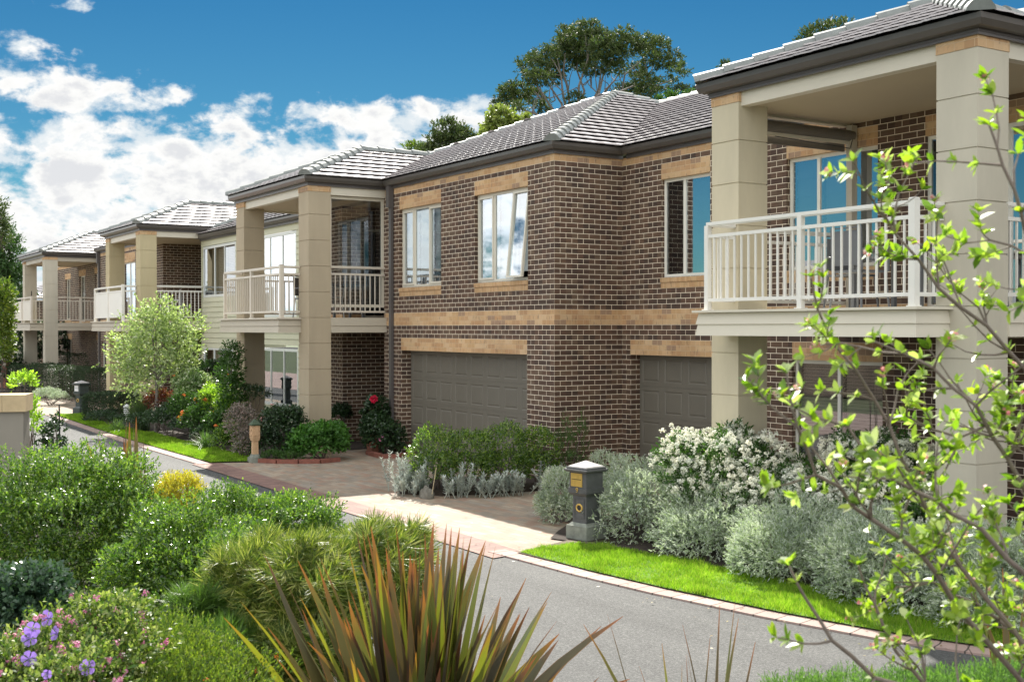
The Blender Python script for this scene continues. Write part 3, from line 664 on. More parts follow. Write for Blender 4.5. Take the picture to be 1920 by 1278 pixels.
# upstairs door and side window in the balcony recess
window(H1, 'y', 1.35, -8.1, -6.9, 2.86, 4.95, [0, .5, 1], gl=glass_d, blinds={0: (2.9, ven_m)}, name='balcony_door', recess=.04)
window(H1, 'x', -8.61, .55, 1.45, 2.85, 4.9, [0, 1], inward=-1, gl=glass_d, name='window', recess=.04)
def door(parent, x0, x1, y, z0, z1, mat):
    b = MB(); b.box(x0, x0+.06, y, y+.07, z0, z1); b.box(x1-.06, x1, y, y+.07, z0, z1); b.box(x0+.06, x1-.06, y, y+.07, z1-.06, z1); d = b.build('door_frame', trim, parent)
    b = MB(); b.box(x0+.06, x1-.06, y+.03, y+.07, z0, z1-.06)
    for za, zb in ((z0+.15, z0+.85), (z0+1.0, z1-.2)): b.box(x0+.18, x1-.18, y+.02, y+.03, za, zb)
    dd = b.build('door', mat, parent); b = MB(); b.box(x0+.09, x0+.12, y-.04, y+.02, z0+.95, z0+1.05); b.build('handle', alu_m, dd)
door(H1, -7.55, -6.62, 1.39, .05, 2.1, dark_m)
b = MB(); b.box(-7.9, -6.46, .9, 1.34, .001, .10); b.build('doorstep', conc_m, H1)
# roof: square pyramid over the garage block plus the hipped balcony roof
b = MB(); z = 5.72
roof_plane(b, (-10.85, -.15, z), (1, 0, 0), (0, 1, 0), 0, 11.0, 1, -1, 5.5)
roof_plane(b, (.15, -.15, z), (0, 1, 0), (-1, 0, 0), 0, 11.0, 1, -1, 5.5)
roof_plane(b, (-10.85, 10.85, z), (0, -1, 0), (1, 0, 0), 0, 11.0, 1, -1, 5.5, course=.6)
rf = b.build('roof', [tile_m, gap_shade_m], H1)
A = (-5.35, 5.35, z+5.5*TN-.02)
for c_ in ((.15, -.15), (-10.85, -.15), (.15, 10.85)): ridge(rf, (c_[0], c_[1], z+.02), A)
hip_dormer(H1, -10.87, -6.19, -1.91, 2.6, z)
PATH1 = [(-10.72, 2.5), (-10.72, -1.76), (-6.34, -1.76), (-6.34, 0), (0, 0), (0, 1.43)]
sweep('fascia', PATH1, FPROF, fascia_m, H1); sweep('gutter', PATH1, GPROF, gutter_m, H1)
def downpipe(parent, x, y, z1=5.59, w=.05, m=None):
    b = MB(); b.box(x-w, x+w, y-.075, y-.012, .02, z1-.45); b.box(x-w*1.25, x+w*1.25, y-.13, y-.012, z1-.45, z1)
    for zz in (1.2, 3.2, 4.9): b.box(x-w-.012, x+w+.012, y-.0765, y-.005, zz, zz+.03)
    return b.build('downpipe', m or fascia_m, parent)
downpipe(H1, -6.02, 0)

# ------------------------------------------------------------------ nearest townhouse (cream pillars, white balcony)
H2 = tag(empty('townhouse', (4.8, 1.43, 0)), 'nearest brown brick townhouse with cream block pillars and a white railed balcony', 'townhouse', 'brick townhouses along the street')
def rel(o, base=H2):
    o.location = Vector(o.location)-Vector(base.location); return o
class Off(MB):
    pass
before = set(bpy.data.objects)
G2 = (.23, 2.63, 0, Lz(38), .21); W3o = (1.06, 2.27, 3.45, Lz(4), .10); W4o = (3.92, 5.6, 3.45, Lz(4), .10); D5 = (6.37, 8.75, 2.86, Lz(4)+.0, .10); W6 = (4.04, 5.69, .62, Lz(38), .10)
b = MB()
wall(b, 'y', 1.43, 0.0, 14.0, 0, 5.55, [G2, W3o, W4o, D5, W6], [(-999, 999, Lz(32), Lz(29)), (-999, 999, Lz(0), 9), (1.06, 2.27, Lz(4), Lz(1)), (3.92, 5.6, Lz(4), Lz(1)), (6.37, 8.75, Lz(4), Lz(1)), (3.92, 9, Lz(0)-.001, Lz(-1)), (.23, 2.63, Lz(38), Lz(35)), (4.04, 5.69, Lz(38), Lz(35))])
b.build('brick_wall', [brown, tan, tanrow], H2)
window(H2, 'y', 1.43, 1.06, 2.27, 3.45, Lz(4), [0, .42, 1], gl=[glass_d, glass_b], sill=(Lz(25), 3.45), fm=wfr, blinds={1: (3.5, blind_m)})  # full-height pale blind added to lighten the blue reflecting pane
window(H2, 'y', 1.43, 3.92, 5.6, 3.45, Lz(4), [0, .33, .67, 1], gl=glass_b, sill=(Lz(25), 3.45), fm=wfr, blinds={0: (3.5, blind_m), 1: (3.5, blind_m)})  # pale blinds added behind the blue panes to soften their reflection
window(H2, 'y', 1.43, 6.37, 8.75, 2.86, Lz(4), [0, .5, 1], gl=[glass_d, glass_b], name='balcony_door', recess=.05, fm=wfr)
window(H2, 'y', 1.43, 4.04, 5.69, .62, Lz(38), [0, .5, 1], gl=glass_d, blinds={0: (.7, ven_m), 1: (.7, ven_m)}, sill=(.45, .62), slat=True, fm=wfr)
garage(H2, .23, 2.63, 1.64, 4)
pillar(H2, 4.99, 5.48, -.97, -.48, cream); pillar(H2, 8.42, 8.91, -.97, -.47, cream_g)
b = MB(); b.box(5.0, 8.90, -.94, 1.425, 2.60, 2.83); b.build('balcony_floor', trim, H2)
bumpout(H2, 5.33, 8.56, -1.46, -.92, 0, trim, trim)
sweep('balcony_side_fascia', [(8.91, -.47), (8.91, 1.42)], [(0, 2.52), (.03, 2.52), (.010, 2.66), (.028, 2.664), (.006, 2.83), (0, 2.83)], trim, H2)
b = MB(); b.box(5.48, 8.42, -.93, -.79, 5.37, 5.545); b.box(8.76, 8.88, -.47, 1.425, 5.37, 5.545); b.box(5.0, 5.12, -.48, 1.425, 5.37, 5.545); b.build('beam', trim, H2)
b = MB(); b.box(5.12, 8.76, -.79, 1.425, 5.40, 5.42); b.build('soffit', soffit_m, H2)
railing(H2, (5.41, -1.41), (8.50, -1.41), 2.829, white_p, posts=(0, 1), mid=(.5,), corner=(1,))
railing(H2, (8.50, -1.37), (8.50, -.975), 2.829, white_p, posts=())
railing(H2, (5.41, -1.37), (5.41, -.975), 2.829, white_p, posts=())
railing(H2, (5.06, -.475), (5.06, 1.42), 2.831, white_p, posts=())
railing(H2, (8.84, -.465), (8.84, 1.42), 2.831, white_p, posts=())
b = MB(); b.tube([(5.20, -.46, 5.23), (5.20, 1.38, 5.23)], .075, 14); b.box(5.10, 5.14, -.46, 1.30, 5.02, 5.12)
bl = b.build('awning_roll', awn_m, H2, smooth=False)
b = MB(); b.box(5.17, 5.20, -.44, 1.34, 5.115, 5.16); b.build('awning_bar', trim, bl)
b = MB(); b.tube([(5.235, -.1, 5.10), (5.235, .5, 5.075), (5.235, 1.1, 5.06), (5.235, 1.3, 5.05), (5.26, 1.35, 5.25)], .006, 5); b.build('cord', black_m, bl)
b = MB(); b.box(5.15, 5.25, 1.32, 1.425, 2.84, 5.37); b.build('awning_post', trim_b, H2)
b = MB(); z = 5.72
roof_plane(b, (-6, 1.28, z), (1, 0, 0), (0, 1, 0), 6.15, 26, -1, 0, 4.8)
rf = b.build('roof', [tile_m, gap_shade_m], H2)
ridge(rf, (-4.7, 6.09, z+4.8*TN-.02), (20, 6.09, z+4.8*TN-.02))
hip_dormer(H2, 4.84, 9.06, -1.12, 2.6, z)
PATH2 = [(0.145, 1.43), (4.99, 1.43), (4.99, -.97), (8.91, -.97), (8.91, 1.43), (14, 1.43)]
sweep('fascia', PATH2, FPROF, fascia_m, H2); sweep('gutter', PATH2, GPROF, gutter_m, H2)
for o in set(bpy.data.objects)-before:
    if o.parent is H2: rel(o, H2)

# ------------------------------------------------------------------ third townhouse (weatherboard bay) and fourth townhouse
H3 = tag(empty('townhouse', (0, 0, 0)), 'townhouse with green-cream weatherboard bay and yellow-beige balcony pillars, behind the little pale tree', 'townhouse', 'brick townhouses along the street')
b = MB()
ZB0, ZB1, n_b = 0.0, 5.33, 30; bh = .155; opn = [(-19.62, -16.64, 3.55, 5.10), (-14.9, -12.07, 2.9, 5.10), (-19.62, -16.9, .6, 2.03), (-14.9, -11.98, .56, 2.08)]
zz = 0.0
while zz < 5.33:
    zt = min(zz+bh, 5.33); zm = (zz+zt)/2
    segs = [(-19.72, -10.92)]
    for o in opn:
        if o[2]-.02 < zm < o[3]+.02:
            ns = []
            for s0, s1 in segs:
                if o[0] > s0 and o[1] < s1: ns += [(s0, o[0]), (o[1], s1)]
                else: ns.append((s0, s1))
            segs = ns
    for s0, s1 in segs:
        b.poly([(s0, .278, zz), (s1, .278, zz), (s1, .300, zt), (s0, .300, zt)]); b.poly([(s0, .300, zz), (s1, .300, zz), (s1, .278, zz), (s0, .278, zz)])
    zz += bh
b.box(-19.76, -19.70, .27, .36, 0, 5.33); b.box(-19.72, -19.70, .36, 3.0, 0, 5.33)
b.build('weatherboard_wall', board_m, H3)
wf = paint('white_window_frame_far', (.74, .76, .72), .4, .02)
for o, cuts, gls, bls in ((opn[0], [0, .36, .66, 1], [glass_d, glass_d, glass_d], {1: (3.6, ven_m), 2: (3.6, L_con)}), (opn[1], [0, .34, .66, 1], glass_b, {1: (3.0, blind_m), 2: (3.0, blind_m)}),
                          (opn[2], [0, .36, .66, 1], [glass_d, glass, glass_d], {1: (.7, blind_m)}), (opn[3], [0, .34, .66, 1], glass_d, None)):
    if bls and L_con in [v[1] for v in bls.values()]: bls = {1: (3.6, ven_m), 2: (3.6, ven_m)}
    window(H3, 'y', .30, o[0], o[1], o[2], o[3], cuts, gl=gls, recess=-.01, fm=wf, blinds=bls, slat=bool(bls and o is opn[0]), fr=.075)
b = MB(); roof_plane(b, (-19.95, .12, 5.48), (1, 0, 0), (0, 1, 0), 0, 9.6, 1, 0, 3.6); rf = b.build('roof', [tile_m, gap_shade_m], H3)
ridge(rf, (-19.95, .12, 5.52), (-16.4, 3.7, 5.50+3.6*TN))
sweep('fascia', [(-19.78, 3), (-19.78, .27), (-10.9, .27)], [(o, z-.24) for o, z in FPROF], fascia_m, H3)
sweep('gutter', [(-19.78, 3), (-19.78, .27), (-10.9, .27)], [(o, z-.24) for o, z in GPROF], gutter_m, H3)
W7 = (-28.3, -26.4, 2.9, 5.0, .1); b = MB()
wall(b, 'y', 0, -32, -22.95, 0, 5.55, [W7, (-31.4, -29.4, .6, 2.1, .1)], BANDS+[(-28.3, -26.4, 5.0, Lz(1))]); wall(b, 'x', -22.95, 0, 3.0, 0, 5.55, [], BANDS, inward=-1)
wall(b, 'y', 3.0, -22.95, -19.7, 0, 5.55, [], BANDS); b.build('brick_wall', [brown, tan, tanrow], H3)
window(H3, 'y', 0, -28.3, -26.4, 2.9, 5.0, [0, .5, 1], gl=glass)
window(H3, 'y', 0, -31.4, -29.4, .6, 2.1, [0, .5, 1], gl=glass_d)
pillar(H3, -20.06, -19.58, -1.64, -1.15, cream_y); pillar(H3, -23.80, -23.32, -1.64, -1.15, cream_y)
b = MB(); b.box(-23.78, -19.60, -1.60, 0, 2.60, 2.83); b.box(-22.93, -19.72, .0, 2.9, 2.6, 2.83); b.build('balcony_floor', trim_b, H3)
bumpout(H3, -23.6, -19.95, -2.10, -1.58, 0, trim_b, trim)
sweep('balcony_side_fascia', [(-19.58, -1.15), (-19.58, .27)], [(0, 2.52), (.03, 2.52), (.010, 2.66), (.028, 2.664), (.006, 2.83), (0, 2.83)], trim_b, H3)
b = MB(); b.box(-23.3, -20.06, -1.60, -1.46, 5.37, 5.545); b.box(-19.72, -19.60, -1.15, .12, 5.37, 5.545); b.box(-23.78, -23.66, -1.15, 0, 5.37, 5.545); b.build('beam', trim, H3)
b = MB(); b.box(-23.66, -19.72, -1.46, 0, 5.40, 5.42); b.box(-22.93, -19.8, .0, 2.98, 5.40, 5.42); b.build('soffit', soffit_m, H3)
railing(H3, (-23.5, -2.05), (-20.0, -2.05), 2.829, white_p, posts=(0, 1), mid=(.5,), corner=(1,), panel=True)
railing(H3, (-20.0, -2.02), (-20.0, -1.65), 2.829, white_p, posts=())
railing(H3, (-19.64, -1.14), (-19.64, .26), 2.831, white_p, posts=())
hip_dormer(H3, -23.95, -19.43, -1.79, 3.5, z)
b = MB(); roof_plane(b, (-32.2, -.15, z), (1, 0, 0), (0, 1, 0), 0, 9.0, 0, 0, 5); b.build('roof', [tile_m, gap_shade_m], H3)
PATH3 = [(-32, 0), (-23.80, 0), (-23.80, -1.64), (-19.58, -1.64), (-19.58, 2.2)]
sweep('fascia', PATH3, FPROF, fascia_m, H3); sweep('gutter', PATH3, GPROF, gutter_m, H3)
downpipe(H3, -31.6, 0)

H4 = tag(empty('townhouse', (0, 0, 0)), 'farthest brown brick townhouse of the row, pale grey-cream pillars, one marked with the numeral 6', 'townhouse', 'brick townhouses along the street')
b = MB(); ops = [(-42.2, -41.2, 3.0, 4.9, .1), (-39.3, -38.2, 2.9, 4.95, .1), (-36.3, -34.4, 2.9, 4.95, .1), (-42.0, -41.0, .6, 2.1, .1), (-36, -34.8, .6, 2.1, .1)]
wall(b, 'y', .9, -44, -32.05, 0, 5.55, ops, BANDS+[(o[0]-.12, o[1]+.12, o[3], o[3]+.26) for o in ops]+[(-42.4, -41.0, 2.74, 3.0)])
wall(b, 'x', -32.02, 0, .9, 0, 5.55, [], BANDS, inward=1)
b.build('brick_wall', [brown, tan, tanrow], H4)
for o in ops: window(H4, 'y', .9, o[0], o[1], o[2], o[3], [0, .5, 1], gl=glass_d, blinds={0: (o[2]+.05, blind_m)})
p6 = pillar(H4, -35.37, -34.88, -1.42, -.92, cream_g); pillar(H4, -39.75, -39.27, -1.42, -.92, cream_g)
b = MB()   # the numeral 6 cut from strips, on the front of the pillar
zc, xc = 1.05, -35.12
pts = [(.07, .11), (.02, .15), (-.04, .13), (-.07, .06), (-.075, -.04), (-.06, -.11), (-.01, -.145), (.05, -.12), (.075, -.06), (.055, .0), (.0, .03), (-.06, .0)]
b.tube([(xc+p[0], -1.43, zc+p[1]) for p in pts], .014, 5); b.build('house_number', black_m, p6)
# same numeral on the face seen from the street corner
b = MB(); b.tube([(-34.87, -1.17+p[0], zc+p[1]) for p in pts], .016, 5); b.build('house_number', black_m, p6)
b = MB(); b.box(-39.7, -34.9, -1.38, .895, 2.60, 2.83); b.build('balcony_floor', trim_b, H4)
bumpout(H4, -39.5, -35.25, -1.92, -1.36, 0, trim_b, trim_b)
sweep('balcony_side_fascia', [(-34.88, -.92), (-34.88, .9)], [(0, 2.52), (.03, 2.52), (.010, 2.66), (.028, 2.664), (.006, 2.83), (0, 2.83)], trim_b, H4)
b = MB(); b.box(-39.27, -35.37, -1.38, -1.24, 5.37, 5.545); b.box(-35.02, -34.90, -.92, .89, 5.37, 5.545); b.box(-39.73, -39.61, -.92, .89, 5.37, 5.545); b.build('beam', trim_b, H4)
b = MB(); b.box(-39.6, -35.02, -1.24, .89, 5.40, 5.42); b.build('soffit', soffit_m, H4)
railing(H4, (-39.4, -1.87), (-35.3, -1.87), 2.829, cream_p, posts=(0, 1), mid=(.5,), corner=(1,), panel=True)
railing(H4, (-35.3, -1.84), (-35.3, -1.43), 2.829, cream_p, posts=())
railing(H4, (-34.94, -.91), (-34.94, .88), 2.831, cream_p, posts=(), mid=(.5,))
hip_dormer(H4, -39.9, -34.73, -1.57, 3.6, z)
b = MB(); roof_plane(b, (-39.9, .75, z), (1, 0, 0), (0, 1, 0), 0, 7.8, 1, 0, 4); b.build('roof', [tile_m, gap_shade_m], H4)
PATH4 = [(-39.75, .9), (-39.75, -1.42), (-34.88, -1.42), (-34.88, .9), (-32.1, .9)]
sweep('fascia', PATH4, FPROF, fascia_m, H4); sweep('gutter', PATH4, GPROF, gutter_m, H4)
downpipe(H4, -34.4, .9)
# wall lantern on the far pillar
b = MB(); b.box(-39.26, -39.2, -1.2, -1.14, 3.95, 4.0); b.tube([(-39.2, -1.17, 4.0), (-39.12, -1.17, 4.1), (-39.1, -1.17, 4.25)], .02, 5); b.build('wall_lamp', black_m, H4)

# house beyond the row
H5 = tag(empty('brick_house', (-56, 4, 0)), 'low brick house with a pale tiled roof glimpsed between the farthest balcony pillars', 'house')
b = MB(); b.box(-6, 6, -3, 6, 0, 4.1); b.build('wall', [brown, tan, tanrow], H5)
b = MB(); roof_plane(b, (-6.4, -3.4, 4.15), (1, 0, 0), (0, 1, 0), 0, 12.8, 1, -1, 4.9, course=.4); roof_plane(b, (6.4, -3.4, 4.15), (0, 1, 0), (-1, 0, 0), 0, 9.8, 1, -1, 4.9, course=.4); b.build('roof', [tile_m, gap_shade_m], H5)
# house across the street, seen in the window reflections
H6 = tag(empty('brick_house', (-20, -24, 0)), 'single-storey house across the street, mirrored in the upstairs windows', 'house')
b = MB(); b.box(-8, 8, -4, 4, 0, 3.4); b.build('wall', [brown, tan, tanrow], H6)
b = MB(); 
for q in ([(-8.5, 4.5, 3.4), (8.5, 4.5, 3.4), (4, 0, 5.5), (-4, 0, 5.5)], [(8.5, 4.5, 3.4), (8.5, -4.5, 3.4), (4, 0, 5.5)], [(-8.5, -4.5, 3.4), (-8.5, 4.5, 3.4), (-4, 0, 5.5)], [(8.5, -4.5, 3.4), (-8.5, -4.5, 3.4), (-4, 0, 5.5), (4, 0, 5.5)]): b.poly(q)
b.build('roof', fascia_m, H6)
#@@PART2

# ------------------------------------------------------------------ plants
def leaf_mesh(name, P, D, N, Ln, Wd, mat, parent=None, bend=0.0, tri=False, oval=False):
    """one small folded blade per point: P base, D direction, N facing"""
    n = len(P); S = np.cross(D, N); S /= np.linalg.norm(S, axis=1, keepdims=True)+1e-9
    U = np.cross(S, D); Ln = np.broadcast_to(np.reshape(Ln, (-1, 1)), (n, 1)); Wd = np.broadcast_to(np.reshape(Wd, (-1, 1)), (n, 1))
    tip = P+D*Ln+U*(-bend)*Ln
    if tri:
        V = np.stack([P-S*Wd*.5, P+S*Wd*.5, tip], 1).reshape(-1, 3); k = 3
    elif oval:
        a = P+D*Ln*.30; c = P+D*Ln*.68+U*(-bend*.4)*Ln
        V = np.stack([P, a+S*Wd*.46+U*Wd*.16, c+S*Wd*.42+U*Wd*.12, tip, c-S*Wd*.42+U*Wd*.12, a-S*Wd*.46+U*Wd*.16], 1).reshape(-1, 3); k = 6
    else:
        mid = P+D*Ln*.5
        V = np.stack([P, mid+S*Wd*.5+U*Wd*.18, tip, mid-S*Wd*.5+U*Wd*.18], 1).reshape(-1, 3); k = 4
    me = bpy.data.meshes.new(name); me.vertices.add(n*k); me.vertices.foreach_set('co', V.astype(np.float32).ravel())
    me.loops.add(n*k); me.loops.foreach_set('vertex_index', np.arange(n*k, dtype=np.int32))
    me.polygons.add(n); me.polygons.foreach_set('loop_start', np.arange(0, n*k, k, dtype=np.int32))
    try: me.polygons.foreach_set('loop_total', np.full(n, k, dtype=np.int32))
    except Exception: pass
    for m in (mat if isinstance(mat, (list, tuple)) else [mat]): me.materials.append(m)
    me.update(calc_edges=True); me.validate()
    o = bpy.data.objects.new(name, me); COL.objects.link(o); return setp(o, parent)
def unit(a): return a/(np.linalg.norm(a, axis=-1, keepdims=True)+1e-9)
def scatter(rng, blobs, n, low=-.35, shell=.22, fill=.18, lump=.12):
    """points and outward directions on lumpy ellipsoids"""
    B = np.array(blobs, float); w = (B[:, 3]*B[:, 4]+B[:, 4]*B[:, 5]+B[:, 3]*B[:, 5])
    idx = rng.choice(len(B), n, p=w/w.sum()); d = unit(rng.normal(size=(n, 3)))
    bad = d[:, 2] < low; d[bad, 2] *= -1
    ph = rng.uniform(0, 6.28, (len(B), 6)); k = 1+lump*(np.sin(d[:, 0]*5+ph[idx, 0])*np.sin(d[:, 1]*5.5+ph[idx, 1])+np.sin(d[:, 2]*7+ph[idx, 2])*.6+.5*np.sin(d[:, 0]*11+ph[idx, 3])*np.sin(d[:, 2]*12+ph[idx, 4]))
    r = np.where(rng.random(n) < fill, rng.uniform(.35, 1, n), 1-np.abs(rng.normal(0, shell, n))); r = np.clip(r, .25, 1.12)*k
    P = B[idx, :3]+d*B[idx, 3:6]*r[:, None]; nd = unit(d/B[idx, 3:6])
    P[:, 2] = np.maximum(P[:, 2], .015)
    return P, nd, idx
def sprigs(rng, P, nd, per, length, L, W, up=.35, jit=.55, open_=.9, droop=0.0):
    """leaves set along short shoots"""
    n = len(P); ax = unit(nd+np.array([0, 0, up])+rng.normal(0, jit, (n, 3)))
    t = (np.arange(per)+.5)/per; base = P[:, None, :]+ax[:, None, :]*(t[None, :, None]*length)
    q = unit(rng.normal(size=(n, per, 3))); q = unit(q-(q*ax[:, None, :]).sum(-1, keepdims=True)*ax[:, None, :])
    D = unit(ax[:, None, :]+q*open_+np.array([0, 0, -droop])); N = unit(ax[:, None, :]-q*.3+rng.normal(0, .25, (n, per, 3)))
    return base.reshape(-1, 3), D.reshape(-1, 3), N.reshape(-1, 3), rng.uniform(.6, 1.15, n*per)*L, rng.uniform(.8, 1.15, n*per)*W
def stems(rng, parent, blobs, mat, n=9, r=.012, z0=0.0, name='stem', base=.06):
    b = MB(); B = np.array(blobs, float)
    for i in range(n):
        k = B[rng.integers(len(B))]; e = k[:3]+unit(rng.normal(size=3))*k[3:6]*.55; e[2] = max(e[2], .08)
        cx, cy = B[:, 0].mean()*.4, B[:, 1].mean()*.4
        s = np.array([cx+rng.normal()*base, cy+rng.normal()*base, z0]); m = (s+e)/2+np.array([rng.normal()*.04, rng.normal()*.04, .06*rng.random()])
        b.tube([s, m, e], [r, r*.7, r*.3], 5)
        for j in range(2):
            f = e+unit(rng.normal(size=3)+np.array([0, 0, .6]))*k[3:6].mean()*.4; b.tube([m*.4+e*.6, f], [r*.4, r*.2], 4)
    return b.build(name, mat, parent)
_seed = [100]
def shrub(name, loc, blobs, n, mat, label, cat='shrub', per=5, sl=.07, L=.04, W=.018, group=None, stem=bark_m, nstem=8, flowers=None, name_f='foliage', rz=0, core=None, **kw):
    _seed[0] += 1; rng = np.random.default_rng(_seed[0])
    o = tag(empty(name, loc, rz), label, cat, group)
    sk = {k: kw.pop(k) for k in ('low', 'shell', 'fill', 'lump') if k in kw}
    P, nd, idx = scatter(rng, blobs, n//per, **sk)
    leaf_mesh(name_f, *sprigs(rng, P, nd, per, sl, L, W, **kw), mat, o)
    if nstem: stems(rng, o, blobs, stem, nstem)
    for f in (flowers or []):
        fn, fm, cnt, size, pet = f[:5]; hi = f[5] if len(f) > 5 else .0
        FP, fd, _ = scatter(rng, blobs, cnt, low=hi, shell=.07, fill=0, lump=sk.get('lump', .12)); FP = FP+fd*sl*.6
        q = unit(rng.normal(size=(cnt, pet, 3))+fd[:, None, :]*.7); c = FP[:, None, :]+q*size*.5*rng.uniform(.2, 1, (cnt, pet, 1))
        D = unit(rng.normal(size=(cnt*pet, 3))); fo = leaf_mesh(fn, c.reshape(-1, 3)-D*size*.16, D, q.reshape(-1, 3)+.01, size*.36, size*.30, fm, o); fo['kind'] = 'stuff'
    return o
def gl(p, z=0.0): return (float(p[0]), float(p[1]), z)
def base_at(x, y_any, d, z=0.0):   # ground point below a photo position at depth d
    p = at(x, y_any, d); return (float(p[0]), float(p[1]), z)
def blob_px(o, x, y, d, rx, ry, rz=None):
    """ellipsoid centred where the photo shows it, radii given in photo pixels, relative to the plant's base o"""
    p = at(x, y, d); k = px(d); return (p[0]-o[0], p[1]-o[1], p[2]-o[2], rx*k, (rz or rx)*k, ry*k)

# --- silver-green cotton lavender mounds beside the near mailbox
def lav(x, y, d, rx, ry, n, label, extra=()):
    o = base_at(x, y, d); bl = [blob_px(o, x, y, d, rx, ry)]+[blob_px(o, *e) for e in extra]
    rg = np.random.default_rng(int(x)); bl = [(b[0], b[1], max(b[2], b[5]*.35), b[3]*1.1, b[4]*1.1, b[5]*1.02) for b in bl]
    b = bl[0]       # secondary mounds spilling round the foot
    for k in range(9):
        a = rg.uniform(0, 6.28); q = rg.uniform(.28, .5); bl.append((b[0]+math.cos(a)*b[3]*.8, b[1]+math.sin(a)*b[4]*.8, b[5]*q*rg.uniform(.6, 1.9), b[3]*q, b[4]*q, b[5]*q))
    return shrub('lavender_bush', o, bl, int(n*1.5), L_lav, label, 'shrub', per=7, sl=.07, L=.042, W=.012, group='grey-green mounds in front of the nearest townhouse', stem=bark_g, nstem=14, low=-.5, shell=.13, fill=.08, lump=.16, up=.3, jit=.5, open_=.65)
lav(1062, 945, 16.0, 46, 62, 12000, 'small grey-green mound on the driveway side of the charcoal mailbox')
lav(1140, 905, 17.2, 52, 50, 9000, 'round silvery mound behind the charcoal mailbox against the brick return wall')
lav(1245, 955, 15.0, 110, 95, 26000, 'tall sloping grey-green mound just right of the charcoal mailbox', extra=[(1180, 985, 14.8, 75, 60), (1290, 920, 15.6, 80, 60)])
lav(1370, 985, 13.9, 105, 80, 24000, 'wide grey-green mound second along from the mailbox, below the white blossom', extra=[(1330, 1010, 13.6, 80, 55)])
lav(1500, 1020, 12.7, 105, 82, 24000, 'grey-green mound third along from the mailbox, overhanging the lawn', extra=[(1450, 1035, 12.4, 70, 55)])
lav(1640, 1050, 11.7, 110, 85, 22000, 'shaded grey-green mound behind the fresh green apple leaves, fourth from the mailbox')
lav(1790, 1075, 10.9, 115, 90, 20000, 'dark grey-green mound below the second cream pillar, fifth from the mailbox')
lav(1900, 1090, 10.3, 90, 90, 12000, 'grey-green mound at the right edge of the picture')
# --- white-flowering shrubs
def white_bush(x, y, d, blp, n, label, fl=330):
    o = base_at(x, y, d); bl = [blob_px(o, *e) for e in blp]
    return shrub('white_flowering_shrub', o, bl, n, L_mid, label, 'shrub', per=6, sl=.10, L=.06, W=.024, group='white-flowering shrubs by the nearest townhouse', flowers=[('blossom', P_white, fl, .085, 18, -.1)], low=-.4, shell=.14, lump=.28, nstem=12)
white_bush(1350, 870, 15.0, [(1335, 878, 14.5, 88, 62), (1278, 868, 14.6, 46, 46), (1425, 900, 14.2, 84, 62), (1375, 842, 14.7, 50, 36), (1530, 945, 13.6, 60, 46), (1480, 935, 13.7, 64, 52), (1330, 905, 14.2, 70, 45), (1400, 950, 13.7, 46, 34), (1300, 925, 14.0, 34, 26)], 15000, 'big rounded shrub covered in white blossom in front of the first cream pillar', 1700)
white_bush(1650, 890, 14.2, [(1640, 880, 13.7, 85, 62), (1700, 900, 13.5, 60, 60), (1590, 905, 13.8, 55, 50), (1660, 940, 13.1, 70, 45), (1540, 935, 13.5, 60, 52), (1585, 960, 13.2, 60, 45)], 12000, 'white-blossomed shrub under the downstairs window, left of the second pillar', 1800)
white_bush(1735, 975, 12.6, [(1735, 975, 12.6, 38, 28)], 2500, 'low white-flowered shrub at the foot of the second cream pillar', 110)
# --- bed between the garages
o = base_at(890, 880, 19.0)
for i, (x, y, d, rx, ry, lb) in enumerate(((815, 855, 18.9, 48, 48, 'bushy green shrub at the driveway end of the island bed'), (880, 858, 19.0, 52, 50, 'bushy green shrub in the middle of the island bed'),
                                           (945, 850, 19.1, 50, 50, 'bushy green shrub third along in the island bed, before the garage edge'), (1008, 852, 19.2, 42, 48, 'bushy green shrub nearest the brick corner in the island bed'))):
    o = base_at(x, y, d); shrub('garden_shrub', o, [blob_px(o, x, y, d, rx, ry), blob_px(o, x, y+28, d, rx*.9, 30)], 6500, L_glossy, lb, per=6, sl=.09, L=.045, W=.018, group='green shrubs in the island bed', low=-.6, shell=.12, up=.7)
o = base_at(1072, 840, 19.2)
shrub('upright_shrub', o, [blob_px(o, 1060, 850, 19.2, 16, 65), blob_px(o, 1090, 835, 19.3, 12, 60), blob_px(o, 1075, 880, 19.1, 26, 35)], 2600, L_mid, 'thin upright green shrub growing against the brick corner', per=5, sl=.08, L=.035, W=.014, up=1.2, jit=.3, nstem=10, lump=.2)
def dusty(x, y, d, h, n, label, w=14):
    w = w*1.7; n = int(n*1.4); o = base_at(x, y, d); _seed[0] += 1; rng = np.random.default_rng(_seed[0]); root = tag(empty('dusty_miller', o), label, 'plant', 'silver-leaved plants edging the island bed')
    k = px(d); b = MB(); PP, DD, NN, LL, WW = [], [], [], [], []
    for s in range(n):
        x0, y0 = rng.normal(0, w*k*.5, 2); hh = h*k*rng.uniform(.55, 1); tx, ty = x0+rng.normal(0, .11), y0+rng.normal(0, .11)
        b.tube([(x0, y0, 0), ((x0+tx)/2, (y0+ty)/2, hh*.5), (tx, ty, hh)], [.006, .005, .003], 4)
        for t in np.linspace(.25, 1, 13):
            for r_ in range(4):
                a = rng.uniform(0, 6.28); dd = np.array([math.cos(a), math.sin(a), .25+.5*t]); dd /= np.linalg.norm(dd)
                PP.append((x0+(tx-x0)*t, y0+(ty-y0)*t, hh*t)); DD.append(dd); NN.append((-dd[0]*.3, -dd[1]*.3, 1)); LL.append(.085*rng.uniform(.6, 1.1)); WW.append(.022)
    leaf_mesh('foliage', np.array(PP), np.array(DD), np.array(NN), np.array(LL), np.array(WW), L_silver, root, bend=-.1); b.build('stem', L_silver, root)
